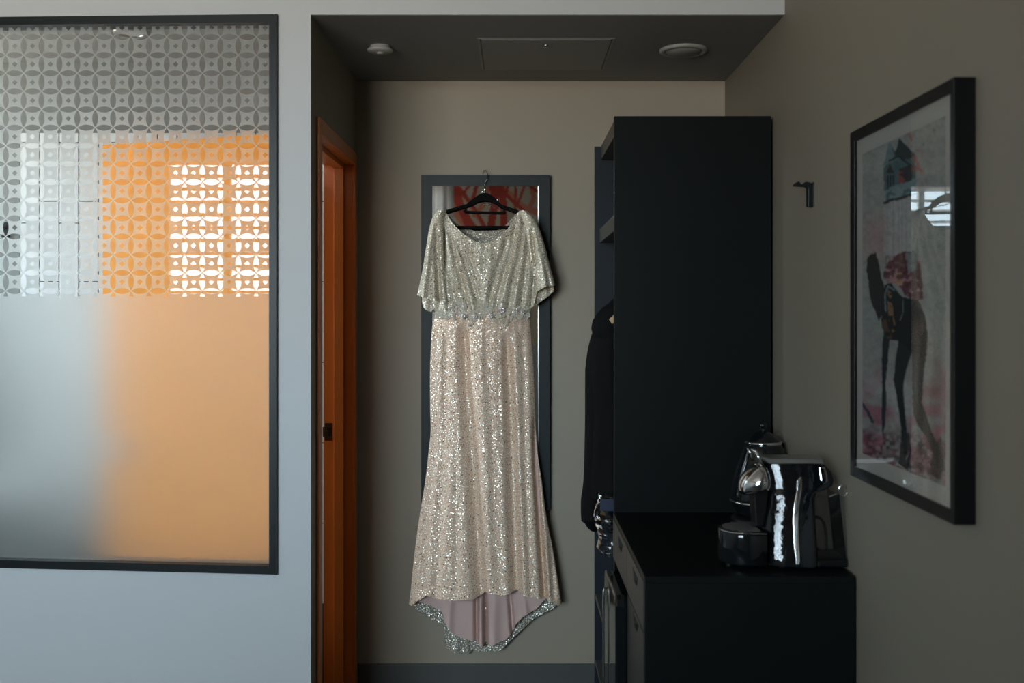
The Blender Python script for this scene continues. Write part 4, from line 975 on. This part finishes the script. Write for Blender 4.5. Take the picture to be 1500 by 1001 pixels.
put(inpoly(ix, iy, [(1326, 372), (1338, 366), (1344, 374), (1342, 396), (1330, 398)]), C(100, 112, 114), .85)
put(inpoly(ix, iy, [(1308, 378), (1322, 370), (1325, 395), (1316, 398)]) & (n3 > .4), C(95, 65, 50), .8)
put((np.hypot(ix - 1317, (iy - 408) * .7) < 7) & (n3 > .4), C(165, 115, 85), .8)
put(segd(ix, iy, [(1263, 592), (1270, 603), (1278, 618)]) < 2.2, C(45, 48, 62))
gn = vnoise(ix0, iy0, 31, 2.2) * .5 + vnoise(ix0, iy0, 32, 6) * .5; img *= (.78 + .44 * gn)[..., None]
grey_ = img.mean(2, keepdims=True); img = grey_ + (img - grey_) * .82
vts = np.stack([np.full(Yg.shape, .76385), Yg, Zg], -1).reshape(-1, 3)
colour_sheet('print', vts, PN, PM, np.clip(img, 0, 1).reshape(-1, 3), 'art_print_ink', pic, .7)

# ------------------------------------------------------------------ window, blind, curtain and mural behind the camera (seen in the mirror and the glass)
w2 = empty('window_2', ((WINX0 + WINX1) / 2, YR - .1, WINZ0), 'tall daylight window with white frames behind the camera', 'window', kind='structure')
fr2 = MB()
for a in (WINX0, WINX1 - .05): fr2.box(a, a + .05, YR - .14, YR - .08, WINZ0, WINZ1)
for b in (WINZ0, WINZ1 - .05): fr2.box(WINX0, WINX1, YR - .14, YR - .08, b, b + .05)
fr2.build('frame', M_pvc, w2)
for xm in (-2.163, -1.60): MB().box(xm, xm + .05, YR - .14, YR - .08, WINZ0 + .05, WINZ1 - .05).build('mullion', M_pvc, w2)
for xa_, xb2 in ((WINX0 + .05, -2.163), (-2.113, -1.60), (-1.55, WINX1 - .05)):
    MB().add([(xa_, YR - .11, WINZ0 + .05), (xb2, YR - .11, WINZ0 + .05), (xb2, YR - .11, WINZ1 - .05), (xa_, YR - .11, WINZ1 - .05)], [(0, 1, 2, 3)]).build('pane', M_glass, w2)
w3 = empty('added_bathroom_window', (XB0 - .05, (BWY0 + BWY1) / 2, BWZ0), 'added unseen window in the bathroom side wall to light door and tiles', 'window', kind='structure')  # unseen, added so that sky light reaches the orange door and tiles
f3 = MB()
for a in (BWY0, BWY1 - .03): f3.box(XB0 - .08, XB0 - .03, a, a + .03, BWZ0, BWZ1)
for b in (BWZ0, BWZ1 - .03): f3.box(XB0 - .08, XB0 - .03, BWY0 + .03, BWY1 - .03, b, b + .03)
f3.build('frame', M_pvc, w3)
MB().add([(XB0 - .055, BWY0 + .03, BWZ0 + .03), (XB0 - .055, BWY1 - .03, BWZ0 + .03), (XB0 - .055, BWY1 - .03, BWZ1 - .03), (XB0 - .055, BWY0 + .03, BWZ1 - .03)], [(0, 1, 2, 3)]).build('pane', M_glass, w3)
MB().box(WINX0 - .03, WINX1 + .03, YR - .02, YR + .05, WINZ0 - .035, WINZ0).build('sill', M_pvc, w2)
bl = empty('venetian_blind', ((WINX0 + WINX1) / 2, YR - .04, 1.75), 'white slatted blind hanging in the daylight window behind the camera', 'blind')
SW, SH = .034, .009
sm = MB().hexa([(WINX0 + .06, -SW, -SH - .002), (WINX1 - .06, -SW, -SH - .002), (WINX1 - .06, SW, SH - .002), (WINX0 + .06, SW, SH - .002), (WINX0 + .06, -SW, -SH), (WINX1 - .06, -SW, -SH), (WINX1 - .06, SW, SH), (WINX0 + .06, SW, SH)])
sme = bpy.data.meshes.new('slat'); sme.from_pydata(sm.v, [], sm.f); sme.materials.append(M_slat)
for i in range(17):
    so = bpy.data.objects.new('slat', sme); COL.objects.link(so); so.location = (0, YR - .04, 2.59 - i * .095); adopt(so, bl)
MB().box(WINX0 + .055, WINX1 - .055, YR - .06, YR - .02, 2.61, 2.655).build('head_rail', M_slat, bl)
def drape(name, x0, x1, label):
    vs = []; fs = []; n = 90
    for j in range(12):
        z = .02 + (ZC - .08) * j / 11
        for i in range(n):
            u = i / (n - 1); vs.append((x0 + (x1 - x0) * u, YR + .09 + .03 * math.sin(u * (x1 - x0) * 62 + .4 * j / 11) , z))
    for j in range(11):
        for i in range(n - 1): fs.append((j * n + i, j * n + i + 1, (j + 1) * n + i + 1, (j + 1) * n + i))
    ob = MB().add(vs, fs, True).build(name, M_curtain); return tag(ob, label, 'curtain')
drape('window_curtain', -.82, -.57, 'cream curtain gathered beside the window, reflected at the mirror edge')
drape('window_curtain', -3.02, -2.64, 'cream curtain at the far side of the daylight window')
# mural with red branches
kk = (2 * 3.872 - YR) / F
mu = 150; mv = 170
mxs = np.linspace(-.55, .78, mu); mzs = np.linspace(2.72, 1.2, mv)
MX, MZ = np.meshgrid(mxs, mzs); jx = PX + MX / kk; jy = PY - (MZ - EYE) / kk
img = np.zeros((mv, mu, 3)) + L3(214, 202, 180)
def put2(mask, col): img[mask] = col
red, red2 = L3(206, 74, 56), L3(226, 142, 116)
zc = lambda pts: [(620 + a / 7.89, 240 + b / 7.89) for a, b in pts]
for pts, w in (([(360, 500), (470, 640), (600, 800), (640, 1000)], 9), ([(600, 600), (690, 480), (760, 250)], 4), ([(380, 250), (520, 420), (700, 720)], 4), ([(900, 250), (1130, 480), (1400, 620)], 4), ([(1250, 250), (1280, 400), (1180, 620)], 3.5), ([(1120, 480), (1320, 560)], 4)):
    put2(segd(jx, jy, zc(pts)) < w, red2)
for pts, w in (([(370, 150), (400, 420), (520, 680), (640, 860), (660, 1300)], 6.5), ([(790, 150), (830, 420), (780, 740), (770, 1300)], 5.5), ([(890, 250), (930, 480), (930, 740), (950, 1300)], 5.5), ([(850, 250), (960, 360), (1110, 500), (1300, 700)], 2.6), ([(1060, 200), (1070, 330), (1060, 480)], 1.8), ([(1180, 230), (1110, 420), (1040, 560)], 2), ([(980, 250), (950, 380), (860, 520)], 2.2), ([(380, 420), (470, 330), (560, 230)], 2), ([(400, 260), (500, 400), (620, 560), (700, 720)], 2.4), ([(620, 200), (600, 330), (560, 450)], 3), ([(1200, 230), (1330, 330), (1450, 360)], 2.4)):
    put2(segd(jx, jy, zc(pts)) < w, red)
mverts = np.stack([MX, np.full(MX.shape, YR + .006), MZ], -1).reshape(-1, 3)
mo = colour_sheet('wall_mural', mverts, mu, mv, np.clip(img, 0, 1).reshape(-1, 3), 'mural_print', None, .7)
tag(mo, 'mural of red branches on beige, reflected in the mirror', 'mural')
